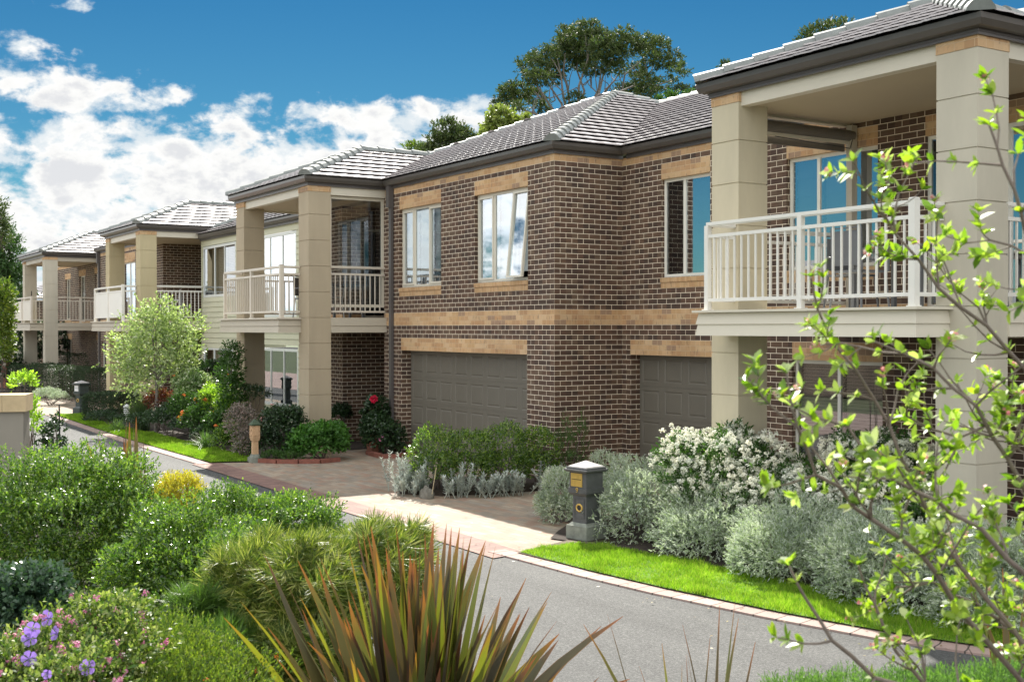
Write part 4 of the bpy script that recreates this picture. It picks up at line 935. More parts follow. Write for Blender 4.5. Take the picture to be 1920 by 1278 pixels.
for q in ((775, 885, 18.9, 75, 26, 'tall silver-leaved plant at the left tip of the island bed, against the garage door', 24), (768, 900, 18.6, 45, 16, 'low silver-leaved plant spilling onto the pavers at the left tip of the island bed', 20), (848, 905, 18.4, 40, 9, 'silver-leaved plant with short stems beside the thin cane', 16),
          (866, 900, 18.4, 62, 7, 'tall thin silver-leaved plant in front of the second green shrub', 10), (905, 905, 18.4, 42, 8, 'short silver-leaved plant below the middle of the garage door', 12), (945, 905, 18.5, 52, 8, 'leafy silver plant in the middle of the island bed edge', 14), (975, 903, 18.6, 48, 7, 'silver-leaved plant second from the right in the island bed', 12), (1020, 895, 18.8, 60, 7, 'silver-leaved plant nearest the brick corner', 11)): dusty(*q)
def rock(x, y, d, w, h, label):
    o = base_at(x, y, d); rng = np.random.default_rng(int(x)); b = bmesh.new(); bmesh.ops.create_icosphere(b, subdivisions=3, radius=1)
    for v in b.verts:
        k = 1+.12*math.sin(v.co.x*4+x)*math.cos(v.co.y*5)+.06*math.sin(v.co.z*9+v.co.x*7)+rng.normal()*.012
        v.co = Vector((v.co.x*w*px(d)*k, v.co.y*w*px(d)*.7*k, max(-.2, v.co.z)*h*px(d)*k))
    me = bpy.data.meshes.new('garden_rock'); b.to_mesh(me); b.free(); me.materials.append(rock_m); r = bpy.data.objects.new('garden_rock', me); COL.objects.link(r); r.location = (o[0], o[1], .01); tag(r, label, 'rock')
rock(800, 920, 18.3, 17, 20, 'squat grey rock at the left end of the island bed')
def stake(x, yb, yt, d, lean, label, mat=cane_m, r=.006):
    p0 = at(x, yb, d); p1 = at(x+lean, yt, d); b = MB(); b.tube([(0, 0, 0), (p1[0]-p0[0], p1[1]-p0[1], p1[2]-p0[2])], r, 6); o = b.build('garden_stake', mat); o.location = tuple(p0); o.location.z = max(p0[2], 0); tag(o, label, 'stake'); return o
stake(810, 926, 876, 18.2, 8, 'thin pale cane leaning in front of the green island shrubs')
stake(784, 918, 885, 18.5, 0, 'short pale cane beside the silver-leaved plants')
# bark mulch mound for the island bed
b = MB(); R0 = [(-1.25, -1.9), (-.9, -2.5), (-.3, -2.75), (.25, -2.3), (.55, -1.5), (.6, -.6), (.55, -.02), (-.45, -.02), (-1.0, -.6), (-1.3, -1.3)]
top = [(x*.92-.02, y*.95-.03, .07) for x, y in R0]; bot = [(x, y, 0.0) for x, y in R0]
b.poly(top[::1]); 
for i in range(len(R0)): j = (i+1) % len(R0); b.poly([bot[i], bot[j], top[j], top[i]])
tag(b.build('island_bed_soil', soil_m), kind='structure')

# --- entrance beds of the middle townhouse
def sh(x, y, d, blp, n, mat, lb, **kw):
    o = base_at(x, y, d); nm = kw.pop('nm', 'garden_shrub'); return shrub(nm, o, [blob_px(o, *e) for e in blp], n, mat, lb, **kw)
sh(600, 830, 23.6, [(600, 828, 23.6, 42, 32), (565, 835, 23.5, 26, 26), (630, 825, 23.8, 22, 26)], 7000, leafmat('leaf_bright_broad', [(.05, .14, .03), (.08, .20, .04), (.12, .26, .06)], .35), 'broad-leaved bright green shrub at the foot of the beige pillar, with pale stakes', per=5, sl=.10, L=.07, W=.05, low=-.5)
for i, (x, yt, lb) in enumerate(((590, 790, 'leftmost pale stake in the broad-leaved shrub by the beige pillar'), (612, 788, 'middle pale stake in the broad-leaved shrub by the beige pillar'), (619, 793, 'rightmost pale stake in the broad-leaved shrub by the beige pillar'))): stake(x, 858, yt, 23.7, 0, lb, r=.012)
sh(525, 815, 23.8, [(525, 808, 23.8, 40, 45), (545, 790, 23.9, 25, 26), (500, 830, 23.6, 26, 28)], 8000, L_dark, 'dark green rose bush with a few yellow blooms left of the beige pillar', nm='rose_bush', per=5, sl=.10, L=.055, W=.035, flowers=[('blossom', P_bud, 8, .09, 10)], low=-.5)
sh(455, 800, 23.9, [(452, 795, 23.9, 30, 38), (460, 830, 23.7, 24, 30)], 6000, L_pinkg, 'pinkish-grey leaved bush beside the sandstone ornament', per=6, sl=.07, L=.04, W=.022, low=-.5)
sh(545, 855, 23.2, [(510, 856, 23.2, 22, 9), (545, 857, 23.2, 25, 8)], 2500, L_mid, 'low ground plants spilling over the red brick edging', nm='low_plant', per=6, sl=.06, L=.05, W=.012, up=.9)
def ornament():
    o = tag(empty('garden_ornament', base_at(478, 860, 23.2)), 'carved sandstone-coloured post ornament standing in the corner of the flower bed', 'ornament'); b = MB()
    b.box(-.11, .11, -.11, .11, 0, .10); b.frustum(0, 0, .101, .16, .09, .06); b.build('base', conc_m, o)
    b = MB(); b.frustum(0, 0, .161, .42, .055, .05); b.frustum(0, 0, .421, .47, .065, .075); b.box(-.078, .078, -.078, .078, .471, .72); b.box(-.05, .05, -.092, -.079, .52, .56); b.box(-.05, .05, -.092, -.079, .62, .65); b.box(.079, .09, -.045, .045, .52, .68)
    b.build('shaft', orn_m, o)
    b = MB(); b.frustum(0, 0, .721, .74, .10, .10); b.frustum(0, 0, .741, .84, .095, .015); b.build('cap', L_dark, o)
ornament()
def edging(pts, label):
    b = MB(); 
    for i in range(len(pts)-1):
        a, c = Vector(pts[i]+(0,)), Vector(pts[i+1]+(0,)); d = (c-a); L = d.length; d /= L; n_ = Vector((d.y, -d.x, 0)); k = max(1, int(L/.235))
        for j in range(k):
            p = a+d*(L*j/k+.005); q = a+d*(L*(j+1)/k-.005); s = n_*.055
            P8 = [p-s, q-s, q+s, p+s]; lo_ = [tuple(v)[:2]+(0.0,) for v in P8]; hi = [tuple(v)[:2]+(.08,) for v in P8]
            b.poly(hi[::-1])
            for m in range(4): m2 = (m+1) % 4; b.poly([lo_[m], lo_[m2], hi[m2], hi[m]])
    tag(b.build('brick_edging', paint('red_brick_edge_'+str(len(bpy.data.objects)), (.23, .085, .06), .85, .25, 9.0)), label, 'edging')
p = [base_at(x, 860, d)[:2] for x, d in ((486, 23.15), (520, 23.0), (560, 22.95), (600, 23.0), (636, 23.3))]
edging(p, 'curved red brick edging along the front of the rose bed')
p = [base_at(x, 850, d)[:2] for x, d in ((690, 24.6), (715, 23.9), (745, 23.9), (775, 24.4))]
edging(p, 'short red brick edging round the potted rose by the downpipe')
def planter(x, d, w, h, label, mat, rnd=False):
    o = tag(empty('planter', base_at(x, 800, d)), label, 'planter'); b = MB()
    if rnd: b.lathe(0, 0, [(0.0, 0.0), (w*.7, 0), (w, h*.92), (w*1.08, h*.93), (w*1.08, h), (w*.95, h), (w*.9, h*.85), (0, h*.85)], 18)
    else: b.frustum(0, 0, 0, h*.88, w*.8, w); b.frustum(0, 0, h*.88+.001, h, w*1.1, w*1.12)
    b.build('tub', mat, o); b = MB(); b.lathe(0, 0, [(0, h+.004), (w*.85, h+.003)], 12); b.build('potting_soil', soil_m, o); return o
planter(705, 25.0, .17, .38, 'square terracotta planter holding a red rose beside the downpipe', terra_m)
o = base_at(705, 800, 25.0); 
sh(708, 790, 25.0, [(705, 772, 25.0, 22, 26), (712, 812, 24.7, 32, 30), (735, 820, 24.4, 22, 24), (700, 800, 25.0, 20, 22)], 6500, L_dark, 'tall dark-leaved red rose in the terracotta planter', nm='rose_bush', per=5, sl=.10, L=.07, W=.045, low=-.7, up=.2, droop=.2)
def rose_bloom(x, y, d, r, mat, label):
    p = at(x, y, d); rng = np.random.default_rng(int(x+y)); n = 26; q = unit(rng.normal(size=(n, 3))+np.array([0, 0, .3])); 
    f = leaf_mesh('rose_bloom', q*r*.25, unit(q+rng.normal(0, .4, (n, 3))), q+.01, r*.9, r*.9, mat); f.location = tuple(p); tag(f, label, 'flower')
rose_bloom(701, 748, 24.7, .085, P_red, 'red rose bloom at the top of the potted rose')
rose_bloom(715, 822, 24.3, .06, P_pink, 'small pink rose bloom low on the potted rose')
planter(641, 27.2, .16, .30, 'small grey pot in the dark porch', conc_m, True)
sh(641, 788, 27.2, [(640, 778, 27.2, 18, 18)], 1500, L_dark, 'dark leafy plant in the grey porch pot', nm='potted_plant', per=5, sl=.08, L=.07, W=.03, low=-.2)
# climbing plant on the left beige pillar
sh(440, 740, 27.0, [(435, 665, 27.0, 17, 20), (432, 700, 27.0, 22, 30), (438, 740, 26.9, 24, 34), (430, 780, 26.8, 24, 30)], 5200, L_mid, 'climbing plant with orange-tipped shoots scrambling up the left beige pillar', nm='climbing_plant', per=5, sl=.13, L=.07, W=.035, low=-.8, lump=.25)
sh(470, 733, 26.9, [(470, 735, 26.9, 24, 7), (490, 742, 26.9, 12, 10)], 900, L_dark, 'trailing tendrils crossing the left beige pillar', nm='climbing_plant', per=4, sl=.12, L=.05, W=.03, nstem=4)
# mixed border in front of the weatherboard bay
sh(405, 760, 27.5, [(405, 755, 27.5, 26, 32), (425, 775, 27.0, 22, 28)], 5200, L_lime, 'yellow-green shrub in the mixed border beside the climbing plant', per=5, sl=.12, L=.075, W=.022, low=-.4, lump=.25)
sh(368, 735, 29.5, [(365, 728, 29.5, 34, 30), (350, 760, 29.0, 26, 26)], 5000, leafmat('leaf_white_edged', [(.10, .20, .06), (.18, .28, .10), (.60, .64, .50)], .3), 'white-edged leafy shrub in front of the weatherboard bay', per=5, sl=.11, L=.085, W=.04, low=-.4)
sh(400, 700, 30.5, [(395, 700, 30.5, 36, 20), (360, 705, 30.6, 26, 22), (430, 725, 29.0, 18, 22)], 4200, L_dark, 'dark shrub under the weatherboard bay windows', per=5, sl=.12, L=.09, W=.04, low=-.4, flowers=[('blossom', P_orange, 9, .12, 12)])
sh(372, 790, 27.2, [(372, 790, 27.2, 32, 26), (405, 800, 26.6, 26, 24), (350, 765, 28.0, 34, 26), (395, 765, 27.6, 30, 30)], 9000, L_mid, 'green shrub with orange blooms in the middle of the mixed border', per=5, sl=.10, L=.06, W=.035, low=-.4, flowers=[('blossom', P_orange, 12, .13, 14)])
sh(315, 790, 28.5, [(315, 788, 28.5, 44, 20), (272, 792, 29.2, 34, 16), (350, 800, 27.6, 32, 18), (385, 815, 26.6, 26, 16), (335, 775, 28.9, 40, 22)], 11000, L_dark, 'low dark green groundcover with white specks along the lawn edge', nm='groundcover_plant', per=6, sl=.07, L=.055, W=.03, low=-.1, flowers=[('blossom', P_white, 26, .04, 6)])
sh(430, 820, 25.4, [(430, 818, 25.4, 24, 26), (412, 830, 25.2, 18, 20), (452, 845, 24.2, 16, 18)], 4600, L_glossy, 'rounded green shrub left of the pinkish-grey bush', per=6, sl=.08, L=.05, W=.025, low=-.3)
sh(290, 765, 30.3, [(300, 755, 30.3, 30, 22)], 2200, leafmat('leaf_crimson', [(.20, .03, .04), (.10, .09, .04), (.30, .04, .06)], .3), 'crimson-leaved small shrub behind the groundcover', per=5, sl=.10, L=.06, W=.04)
def tuft(x, y, d, r, h, n, mat, label, name='strap_grass', W=.014, cat='grass', sp=.6):
    o = base_at(x, y, d); _seed[0] += 1; rng = np.random.default_rng(_seed[0]); root = tag(empty(name, o), label, cat); segs = 5
    V, F, U = [], [], []
    for i in range(n):
        a = rng.uniform(0, 6.28); lean = abs(rng.normal(0, sp))+.08; hh = h*rng.uniform(.65, 1.05); bx, by = rng.normal(0, r*.15, 2); dr = np.array([math.cos(a), math.sin(a)]); sd = np.array([-dr[1], dr[0]]); k0 = len(V)
        for s in range(segs+1):
            t = s/segs; rad = lean*hh*t**1.3*1.1; zz = hh*(t-.55*lean*t*t); w = W*.5*(1-t**2.2)+.0006
            c = np.array([bx, by])+dr*rad; V.append((c[0]+sd[0]*w, c[1]+sd[1]*w, max(zz, .01))); V.append((c[0]-sd[0]*w, c[1]-sd[1]*w, max(zz, .01)))
        for s in range(segs): F.append((k0+2*s, k0+2*s+1, k0+2*s+3, k0+2*s+2))
    me = bpy.data.meshes.new('foliage'); me.from_pydata(V, [], F); me.materials.append(mat); f = bpy.data.objects.new('foliage', me); COL.objects.link(f); f.parent = root; return root
tuft(385, 828, 25.8, .3, .5, 170, L_straw, 'arching strap-leaved clump at the lawn edge below the mixed border', sp=.8)
tuft(222, 800, 29.8, .35, .42, 170, L_straw, 'arching strap-leaved clump at the lawn edge left of the groundcover', sp=.8)
tuft(265, 790, 30.2, .4, 1.05, 420, leafmat('leaf_rosemary', [(.05, .09, .04), (.09, .13, .06)], .2), 'upright rosemary-like clump behind the bollard light', 'rosemary_bush', W=.02, cat='shrub', sp=.28)
# small pale tree
def limb(b, rng, p, d, L, r, depth, ends, curl=.25, up=.15, split=(2, 3), shrink=.72):
    pts = [p]; rad = [r]; q = np.array(p, float); dd = np.array(d, float); n = 4
    for i in range(n):
        dd = dd+rng.normal(0, curl/n*1.6, 3)+np.array([0, 0, up/n]); dd /= np.linalg.norm(dd); q = q+dd*L/n; pts.append(q.copy()); rad.append(r*(1-.42*(i+1)/n))
    b.tube([tuple(x) for x in pts], rad, 6 if r > .02 else 4)
    if depth == 0: ends.append((q, dd)); return
    for k in range(rng.integers(split[0], split[1]+1)):
        nd = dd+rng.normal(0, .55, 3); nd[2] += .1; nd /= np.linalg.norm(nd); limb(b, rng, q, nd, L*shrink*rng.uniform(.8, 1.15), r*.55, depth-1, ends, curl, up, split, shrink)
    if depth > 1 and rng.random() < .7:
        m = pts[2]; nd = unit(dd+rng.normal(0, .8, 3)); limb(b, rng, m, nd, L*shrink*.8, r*.4, depth-2, ends, curl, up, split, shrink)
def tree(name, loc, trunk_pts, trunk_r, blobs, n, mat, label, tm=bark_m, per=6, sl=.2, L=.08, W=.035, cat='tree', group=None, nl=10, **kw):
    _seed[0] += 1; rng = np.random.default_rng(_seed[0]); o = tag(empty(name, loc), label, cat, group)
    b = MB(); b.tube(trunk_pts, [trunk_r*(1-.45*i/(len(trunk_pts)-1)) for i in range(len(trunk_pts))], 9); B = np.array(blobs)
    tp = np.array(trunk_pts[-1]); t2 = np.array(trunk_pts[len(trunk_pts)//2])
    ends = []
    for i in range(nl):
        k = B[i % len(B)]; e = k[:3]+unit(rng.normal(size=3))*k[3:6]*.45; s = tp if i % 2 else t2*.4+tp*.6; m = (s+e)/2+rng.normal(0, .06, 3)*np.linalg.norm(e-s)+np.array([0, 0, .08*np.linalg.norm(e-s)])
        b.tube([tuple(s), tuple(m), tuple(e)], [trunk_r*.45, trunk_r*.28, trunk_r*.12], 5); 
        for j in range(3): f = e+unit(rng.normal(size=3)+np.array([0, 0, .4]))*k[3:6]*.5; b.tube([tuple(m*.3+e*.7), tuple(f)], [trunk_r*.13, trunk_r*.05], 4)
    b.build('trunk', tm, o)
    sk = {k: kw.pop(k) for k in ('low', 'shell', 'fill', 'lump') if k in kw}
    P, nd, _ = scatter(rng, blobs, n//per, **sk); leaf_mesh('crown', *sprigs(rng, P, nd, per, sl, L, W, **kw), mat, o); return o
def tb(o, x, y, d, rx, ry, rz=None): return blob_px(o, x, y, d, rx, ry, rz)
o = base_at(292, 770, 30.0)
tree('small_tree', o, [(0, 0, 0), (.05, 0, .5), (.0, .03, 1.0), (.03, 0, 1.5)], .055,
     [tb(o, 290, 650, 30, 62, 58), tb(o, 245, 665, 30, 38, 42), tb(o, 335, 640, 30, 34, 45), tb(o, 285, 610, 30, 50, 36), tb(o, 330, 690, 29.6, 34, 34), tb(o, 255, 715, 30, 32, 30), tb(o, 300, 575, 30, 22, 18), tb(o, 355, 610, 30, 22, 26)],
     10500, L_birch, 'small airy tree with pale variegated leaves in front of the yellow-beige pillars', tm=bark_g, per=6, sl=.26, L=.085, W=.05, low=-1, shell=.36, fill=.45, lump=.35, nl=18)
# hedges
def hedge(pts, w, h, n, label, mat=L_hedge, L=.035, W=.02, group=None, name='hedge', r=.14):
    """clipped block hedge following a short run of ground points"""
    _seed[0] += 1; rng = np.random.default_rng(_seed[0]); A = np.array([p[:2] for p in pts]); o = tag(empty(name, (A[0][0], A[0][1], 0)), label, 'hedge', group)
    seg = np.linalg.norm(np.diff(A, axis=0), axis=1); i = rng.choice(len(seg), n, p=seg/seg.sum()); t = rng.random(n); C = A[i]+(A[i+1]-A[i])*t[:, None]; d = unit(A[i+1]-A[i]); nn = np.stack([-d[:, 1], d[:, 0]], 1)
    a = rng.uniform(-.15, math.pi+.15, n); ex = .45; ca, sa = np.cos(a), np.sin(a); cx = np.sign(ca)*np.abs(ca)**ex; cz = np.sign(sa)*np.abs(sa)**ex
    lum = 1+.05*np.sin(C[:, 0]*5)*np.sin(a*4)+rng.normal(0, .03, n)
    P = np.stack([C[:, 0]+nn[:, 0]*cx*w/2*lum, C[:, 1]+nn[:, 1]*cx*w/2*lum, np.maximum(.02, (h*.5+cz*h*.5*lum))], 1)
    low = rng.random(n) < .45; P[low, 2] = rng.uniform(.02, h*.8, low.sum()); P[low, :2] = C[low]+nn[low]*(np.sign(cx[low])*w/2*lum[low])[:, None]
    endc = rng.random(n) < .14; e = rng.random(n) < .5; tgt = np.where(e[:, None], A[0], A[-1]); P[endc, :2] = tgt[endc]+nn[endc]*(rng.uniform(-.5, .5, endc.sum())*w)[:, None]+d[endc]*(np.where(e[endc], -1, 1)*.04)[:, None]; P[endc, 2] = rng.uniform(.02, h, endc.sum())
    nd = unit(np.stack([nn[:, 0]*cx, nn[:, 1]*cx, cz+.1], 1)); P -= np.array([A[0][0], A[0][1], 0])
    leaf_mesh('foliage', *sprigs(rng, P, nd, 4, .05, L, W), mat, o)
    b = MB()
    for k in range(len(A)-1):
        a_, c_ = A[k]-A[0], A[k+1]-A[0]; m = max(2, int(np.linalg.norm(c_-a_)/.35))
        for j in range(m+1):
            q = a_+(c_-a_)*j/m
            if j < m: q9 = a_+(c_-a_)*(j+1)/m; b.tube([(q[0], q[1], .05), (q9[0], q9[1], .05)], [.012, .012], 4)
            b.tube([(q[0], q[1], 0), (q[0]+rng.normal()*.05, q[1]+rng.normal()*.05, h*.8)], [.014, .006], 4)
    b.build('stem', bark_m, o)
hedge([base_at(180, 770, 33.6), base_at(240, 770, 32.8)], .85, .78, 6000, 'clipped box hedge block just right of the dark green mailbox')
hedge([base_at(140, 730, 45.0), base_at(192, 735, 41.5)], 1.0, 1.15, 5200, 'dark clipped hedge in front of the farthest townhouse, right half', group='dark hedges of the far front garden')
hedge([base_at(75, 730, 47.5), base_at(135, 740, 42.5)], .9, 1.2, 5200, 'sunlit hedge end in front of the pillar with the numeral 6', group='dark hedges of the far front garden')
hedge([base_at(40, 720, 50), base_at(90, 715, 48.5)], 1.2, 1.05, 3600, 'hedge farthest left, behind the small brown mailbox', group='dark hedges of the far front garden')
hedge([base_at(112, 700, 51), base_at(150, 700, 50)], .9, 1.5, 2600, 'hedge glimpsed behind the pillar with the numeral 6', group='dark hedges of the far front garden')
sh(92, 742, 40.5, [(88, 742, 40.5, 26, 14), (112, 746, 40.0, 18, 9)], 5200, L_lav, 'low grey-green mound at the corner of the far driveway', nm='lavender_bush', per=6, sl=.07, L=.06, W=.016, low=-.1)
sh(200, 785, 31.8, [(190, 783, 31.9, 26, 11), (225, 790, 31.0, 18, 10)], 2600, L_dark, 'straggly low plants under the clipped box hedge', nm='low_plant', per=5, sl=.08, L=.05, W=.03, low=0)
# white-blossom thicket, conifer and bright shrub on the far left
o = base_at(30, 650, 54)
sh(40, 660, 54, [(30, 655, 54, 42, 38), (75, 640, 55, 30, 32), (10, 690, 52, 30, 28), (110, 640, 56, 20, 30)], 9000, L_dark, 'large white-flowering camellia thicket beyond the farthest balcony', nm='flowering_thicket', per=5, sl=.22, L=.16, W=.09, low=-.7, flowers=[('blossom', P_white, 330, .20, 9, -.6), ('blossom', P_pink, 10, .24, 9, -.6)])
o = base_at(5, 560, 62)
tree('conifer_tree', o, [(0, 0, 0), (0, 0, 4), (0, 0, 7.6)], .22, [tb(o, 6, 600, 62, 32, 50), tb(o, 12, 540, 62, 32, 48), tb(o, 20, 490, 62, 24, 42), tb(o, 6, 450, 62, 22, 40), tb(o, 35, 540, 62, 22, 32), tb(o, -25, 520, 62, 45, 80)], 14000, L_con, 'tall dark green conifer at the left edge of the picture', per=5, sl=.32, L=.22, W=.07, low=-.9, lump=.2, nl=14)
o = base_at(-6, 400, 58)
tree('leafy_tree', o, [(0, 0, 0), (0, 0, 3.4), (.1, 0, 6.2)], .16, [tb(o, -6, 405, 58, 16, 34), tb(o, -2, 440, 58, 16, 22)], 1900, L_gum, 'sparse grey-green treetop above the conifer at the left edge', per=5, sl=.3, L=.17, W=.07, low=-1, fill=.4, lump=.3)
sh(5, 575, 44, [(0, 590, 44, 20, 45), (8, 560, 44, 14, 30), (-4, 640, 44, 24, 45)], 4600, L_olive, 'yellow-green shrub at the left edge, in front of the conifer', nm='tall_shrub', per=5, sl=.25, L=.16, W=.06, low=-.8)
# background trees
def gum():
    D0 = 42.0; o = base_at(1075, 200, D0); _seed[0] += 1; rng = np.random.default_rng(7)
    root = tag(empty('gum_tree', o), 'tall flat-topped eucalyptus with bare forked limbs rising behind the roof ridge', 'tree')
    R_ = lambda x, y, d=D0: tuple(at(x, y, d)-np.array(o))
    b = MB(); T = [(0, 0, 0), R_(1078, 400), R_(1075, 300), R_(1070, 250)]; b.tube(T, [.42, .34, .28, .22], 10)
    tips = [(960, 185, 42), (985, 150, 43), (1000, 130, 41), (1020, 140, 43.5), (1045, 110, 41), (1060, 100, 42), (1085, 95, 43), (1105, 80, 41), (1130, 95, 42.5), (1150, 110, 41), (1170, 120, 43), (1200, 115, 42), (1225, 125, 41), (1240, 140, 42.5), (1190, 150, 43), (1260, 150, 42), (945, 200, 41)]
    for i, (x, y, d) in enumerate(tips):
        sx = 1075+(x-1075)*.22; e = np.array(R_(x, y, d)); s = np.array(R_(sx, 235+abs(x-1075)*.05, D0)); m = s*.5+e*.5+rng.normal(0, .12, 3); m2 = s*.2+e*.8+rng.normal(0, .12, 3)
        b.tube([T[2], tuple(s), tuple(m), tuple(m2), tuple(e)], [.10, .06, .04, .028, .014], 6)
        for k in range(4):
            q = (s*.5+e*.5) if k < 2 else m2; f = q+unit(rng.normal(size=3)+np.array([0, 0, .9]))*rng.uniform(.5, 1.1); b.tube([tuple(q), tuple((q+f)/2+rng.normal(0, .06, 3)), tuple(f)], [.022, .015, .007], 4)
    b.build('trunk', bark_g, root)
    BL = [(950, 195, 22, 16), (970, 170, 26, 13), (1005, 180, 18, 9), (950, 170, 12, 12), (1000, 125, 26, 20), (1030, 105, 26, 16), (1010, 145, 24, 9), (1040, 130, 22, 9), (1075, 72, 30, 14), (1100, 55, 24, 13), (1060, 90, 26, 14), (1085, 100, 36, 13), (1120, 70, 26, 12), (1130, 90, 30, 14), (1155, 75, 24, 12), (1170, 60, 12, 9),
          (1180, 85, 28, 14), (1205, 78, 24, 10), (1235, 85, 18, 14), (1150, 105, 26, 10), (1215, 105, 18, 12), (1240, 115, 20, 10), (1265, 110, 16, 12), (1282, 130, 9, 8), (1265, 140, 12, 7), (1195, 130, 20, 8), (1150, 128, 22, 7), (1210, 150, 22, 10), (1235, 160, 18, 7), (1180, 168, 22, 9), (1215, 178, 24, 9), (1280, 172, 20, 8), (1090, 118, 22, 7), (1110, 130, 18, 6), (1045, 150, 14, 5), (1060, 60, 12, 8), (995, 108, 8, 5), (1080, 185, 14, 8), (1020, 200, 14, 7), (975, 200, 12, 7)]
    bl = [blob_px(o, x, y, D0+rng.uniform(-1.6, 1.6), rx*.92, ry*.92, rx*1.1) for x, y, rx, ry in BL]
    P, nd, _ = scatter(rng, bl, 6600, low=-1, shell=.2, fill=.4, lump=.22); leaf_mesh('crown', *sprigs(rng, P, nd, 6, .16, .12, .045, open_=1.1, up=.1), L_gum, root)
gum()
def far_tree(x, yc, d, bl, n, mat, label, **kw):
    o = base_at(x, yc, d); t = np.array(at(x, yc+15, d))-np.array(o); return tree('background_tree', o, [(0, 0, 0), tuple(t*.55), tuple(t*.85)], .16, [blob_px(o, *e) for e in bl], n, mat, label, group='trees behind the roofs', **kw)
far_tree(845, 265, 40, [(838, 245, 40, 26, 16), (860, 262, 40, 30, 18), (830, 275, 40, 30, 20), (880, 272, 40, 22, 14), (815, 290, 40, 30, 15)], 6500, L_gum, 'rounded olive-green treetop behind the long roof slope', per=6, sl=.2, L=.12, W=.055, low=-.8, lump=.25)
far_tree(775, 285, 44, [(775, 281, 44, 18, 8), (800, 286, 44, 16, 8)], 1400, L_olive, 'low yellow-green treetop just above the valley between the two roofs', per=6, sl=.2, L=.12, W=.05, low=-.8)
far_tree(945, 240, 36, [(940, 225, 36, 20, 18), (925, 245, 36, 18, 16), (965, 245, 36, 22, 14), (985, 235, 36, 14, 12), (930, 265, 36, 28, 18)], 5200, leafmat('leaf_spring_maple', [(.14, .19, .04), (.22, .26, .07), (.30, .33, .12)], .35), 'bright spring-green treetop in front of the eucalyptus', per=6, sl=.2, L=.13, W=.08, low=-.8, lump=.25)
far_tree(1545, 62, 40, [(1530, 65, 40, 26, 9), (1560, 55, 40, 28, 9), (1515, 75, 40, 16, 7), (1580, 50, 40, 16, 6)], 2200, L_gum, 'sliver of treetop showing over the hip of the nearest roof', per=6, sl=.2, L=.12, W=.05, low=-.8, lump=.3)
far_tree(1265, 190, 38, [(1262, 190, 38, 14, 12), (1235, 195, 38, 12, 8), (1300, 185, 38, 16, 9)], 1700, L_mid, 'small green treetop in the dip between the roof ridges', per=6, sl=.18, L=.11, W=.05, low=-.8, lump=.3)
far_tree(1362, 124, 40, [(1362, 124, 40, 10, 4)], 300, L_gum, 'tiny tuft of treetop above the left end of the nearest roof', per=6, sl=.15, L=.1, W=.04, low=-.8)

# ------------------------------------------------------------------ mailboxes, bollard, wall
def mailbox(x, y, d, s, rz, body, cap, label, plate, digit=None, base=conc_m):
    o = tag(empty('mailbox', base_at(x, y, d), rz), label, 'mailbox'); o.scale = (s*1.12, s*1.12, s)
    b = MB(); b.box(-.23, .23, -.23, .23, 0, .26); b.frustum(0, 0, .2601, .31, .21, .165); b.build('plinth', base, o)
    b = MB(); b.frustum(0, 0, .311, .80, .155, .15)
    b.poly([(-.10, -.1565, .40), (.10, -.1565, .40), (.10, -.1530, .74), (-.10, -.1530, .74)]); 
    for z0, z1 in ((.39, .40), (.74, .75)): b.box(-.11, .11, -.163, -.1561, z0, z1)
    b.box(-.11, -.10, -.163, -.1561, .401, .739); b.box(.10, .11, -.163, -.1561, .401, .739); b.build('pedestal', body, o)
    b = MB(); b.frustum(0, 0, .801, .85, .17, .205); b.box(-.205, .205, -.205, .205, .851, .94)
    for sgn in (0, 1):   # shallow arched moulding on two faces
        for k in range(10):
            a0, a1 = math.pi*k/10, math.pi*(k+1)/10
            q = [(.17*math.cos(a0), .852+.075*math.sin(a0)), (.17*math.cos(a1), .852+.075*math.sin(a1)), (.15*math.cos(a1), .852+.058*math.sin(a1)), (.15*math.cos(a0), .852+.058*math.sin(a0))]
            b.poly([(p[0], -.2085, p[1]) for p in q]) if sgn == 0 else b.poly([(.2085, p[0], p[1]) for p in q])
    b.build('arched_band', body, o)
    b = MB(); b.box(-.19, .19, -.19, .19, .941, 1.22); b.build('letter_box', body, o)
    b = MB(); b.frustum(0, 0, 1.221, 1.25, .22, .255); b.box(-.255, .255, -.255, .255, 1.251, 1.275); b.box(-.225, .225, -.225, .225, 1.276, 1.31); b.build('cornice', body, o)
    b = MB(); b.frustum(0, 0, 1.311, 1.325, .205, .20); b.frustum(0, 0, 1.3255, 1.42, .20, .004); b.build('cap', cap, o)
    b = MB(); b.box(-.15, .10, -.199, -.1905, .965, 1.205); pl = b.build('letter_plate', plate, o)
    b = MB(); b.box(-.13, .08, -.2025, -.1995, 1.09, 1.10); b.build('slot', black_m, pl)
    b = MB(); b.lathe(0, 0, [(.048, -.006), (.075, -.004), (.078, 0.004), (.07, .012), (.05, .012), (.045, -.006)], 24); rg = b.build('paper_holder', brass_m, o, smooth=True); rg.location = (0, -.157, .58); rg.rotation_euler = (R(90), 0, 0)
    b = MB(); b.lathe(0, 0, [(0, .006), (.048, .005)], 20); h = b.build('paper_hole', black_m, o); h.location = (0, -.157, .58); h.rotation_euler = (R(90), 0, 0)
    if digit:
        b = MB()
        th = [i*2*math.pi/14 for i in range(15)]; b.tube([(.020*math.cos(t), -.214, .925+.020*math.sin(t)) for t in th], .0062, 5); b.tube([(.020, -.214, .925), (.018, -.214, .895), (.004, -.214, .873), (-.016, -.214, .872)], .0062, 5)
        b.build('house_number', brass_m, o)
    return o
mailbox(1099, 1000, 14.75, .685, R(10), stone_m, cap_m, 'charcoal pillar mailbox with brass letter plate and numeral 9 beside the driveway', brass_m, digit=True)
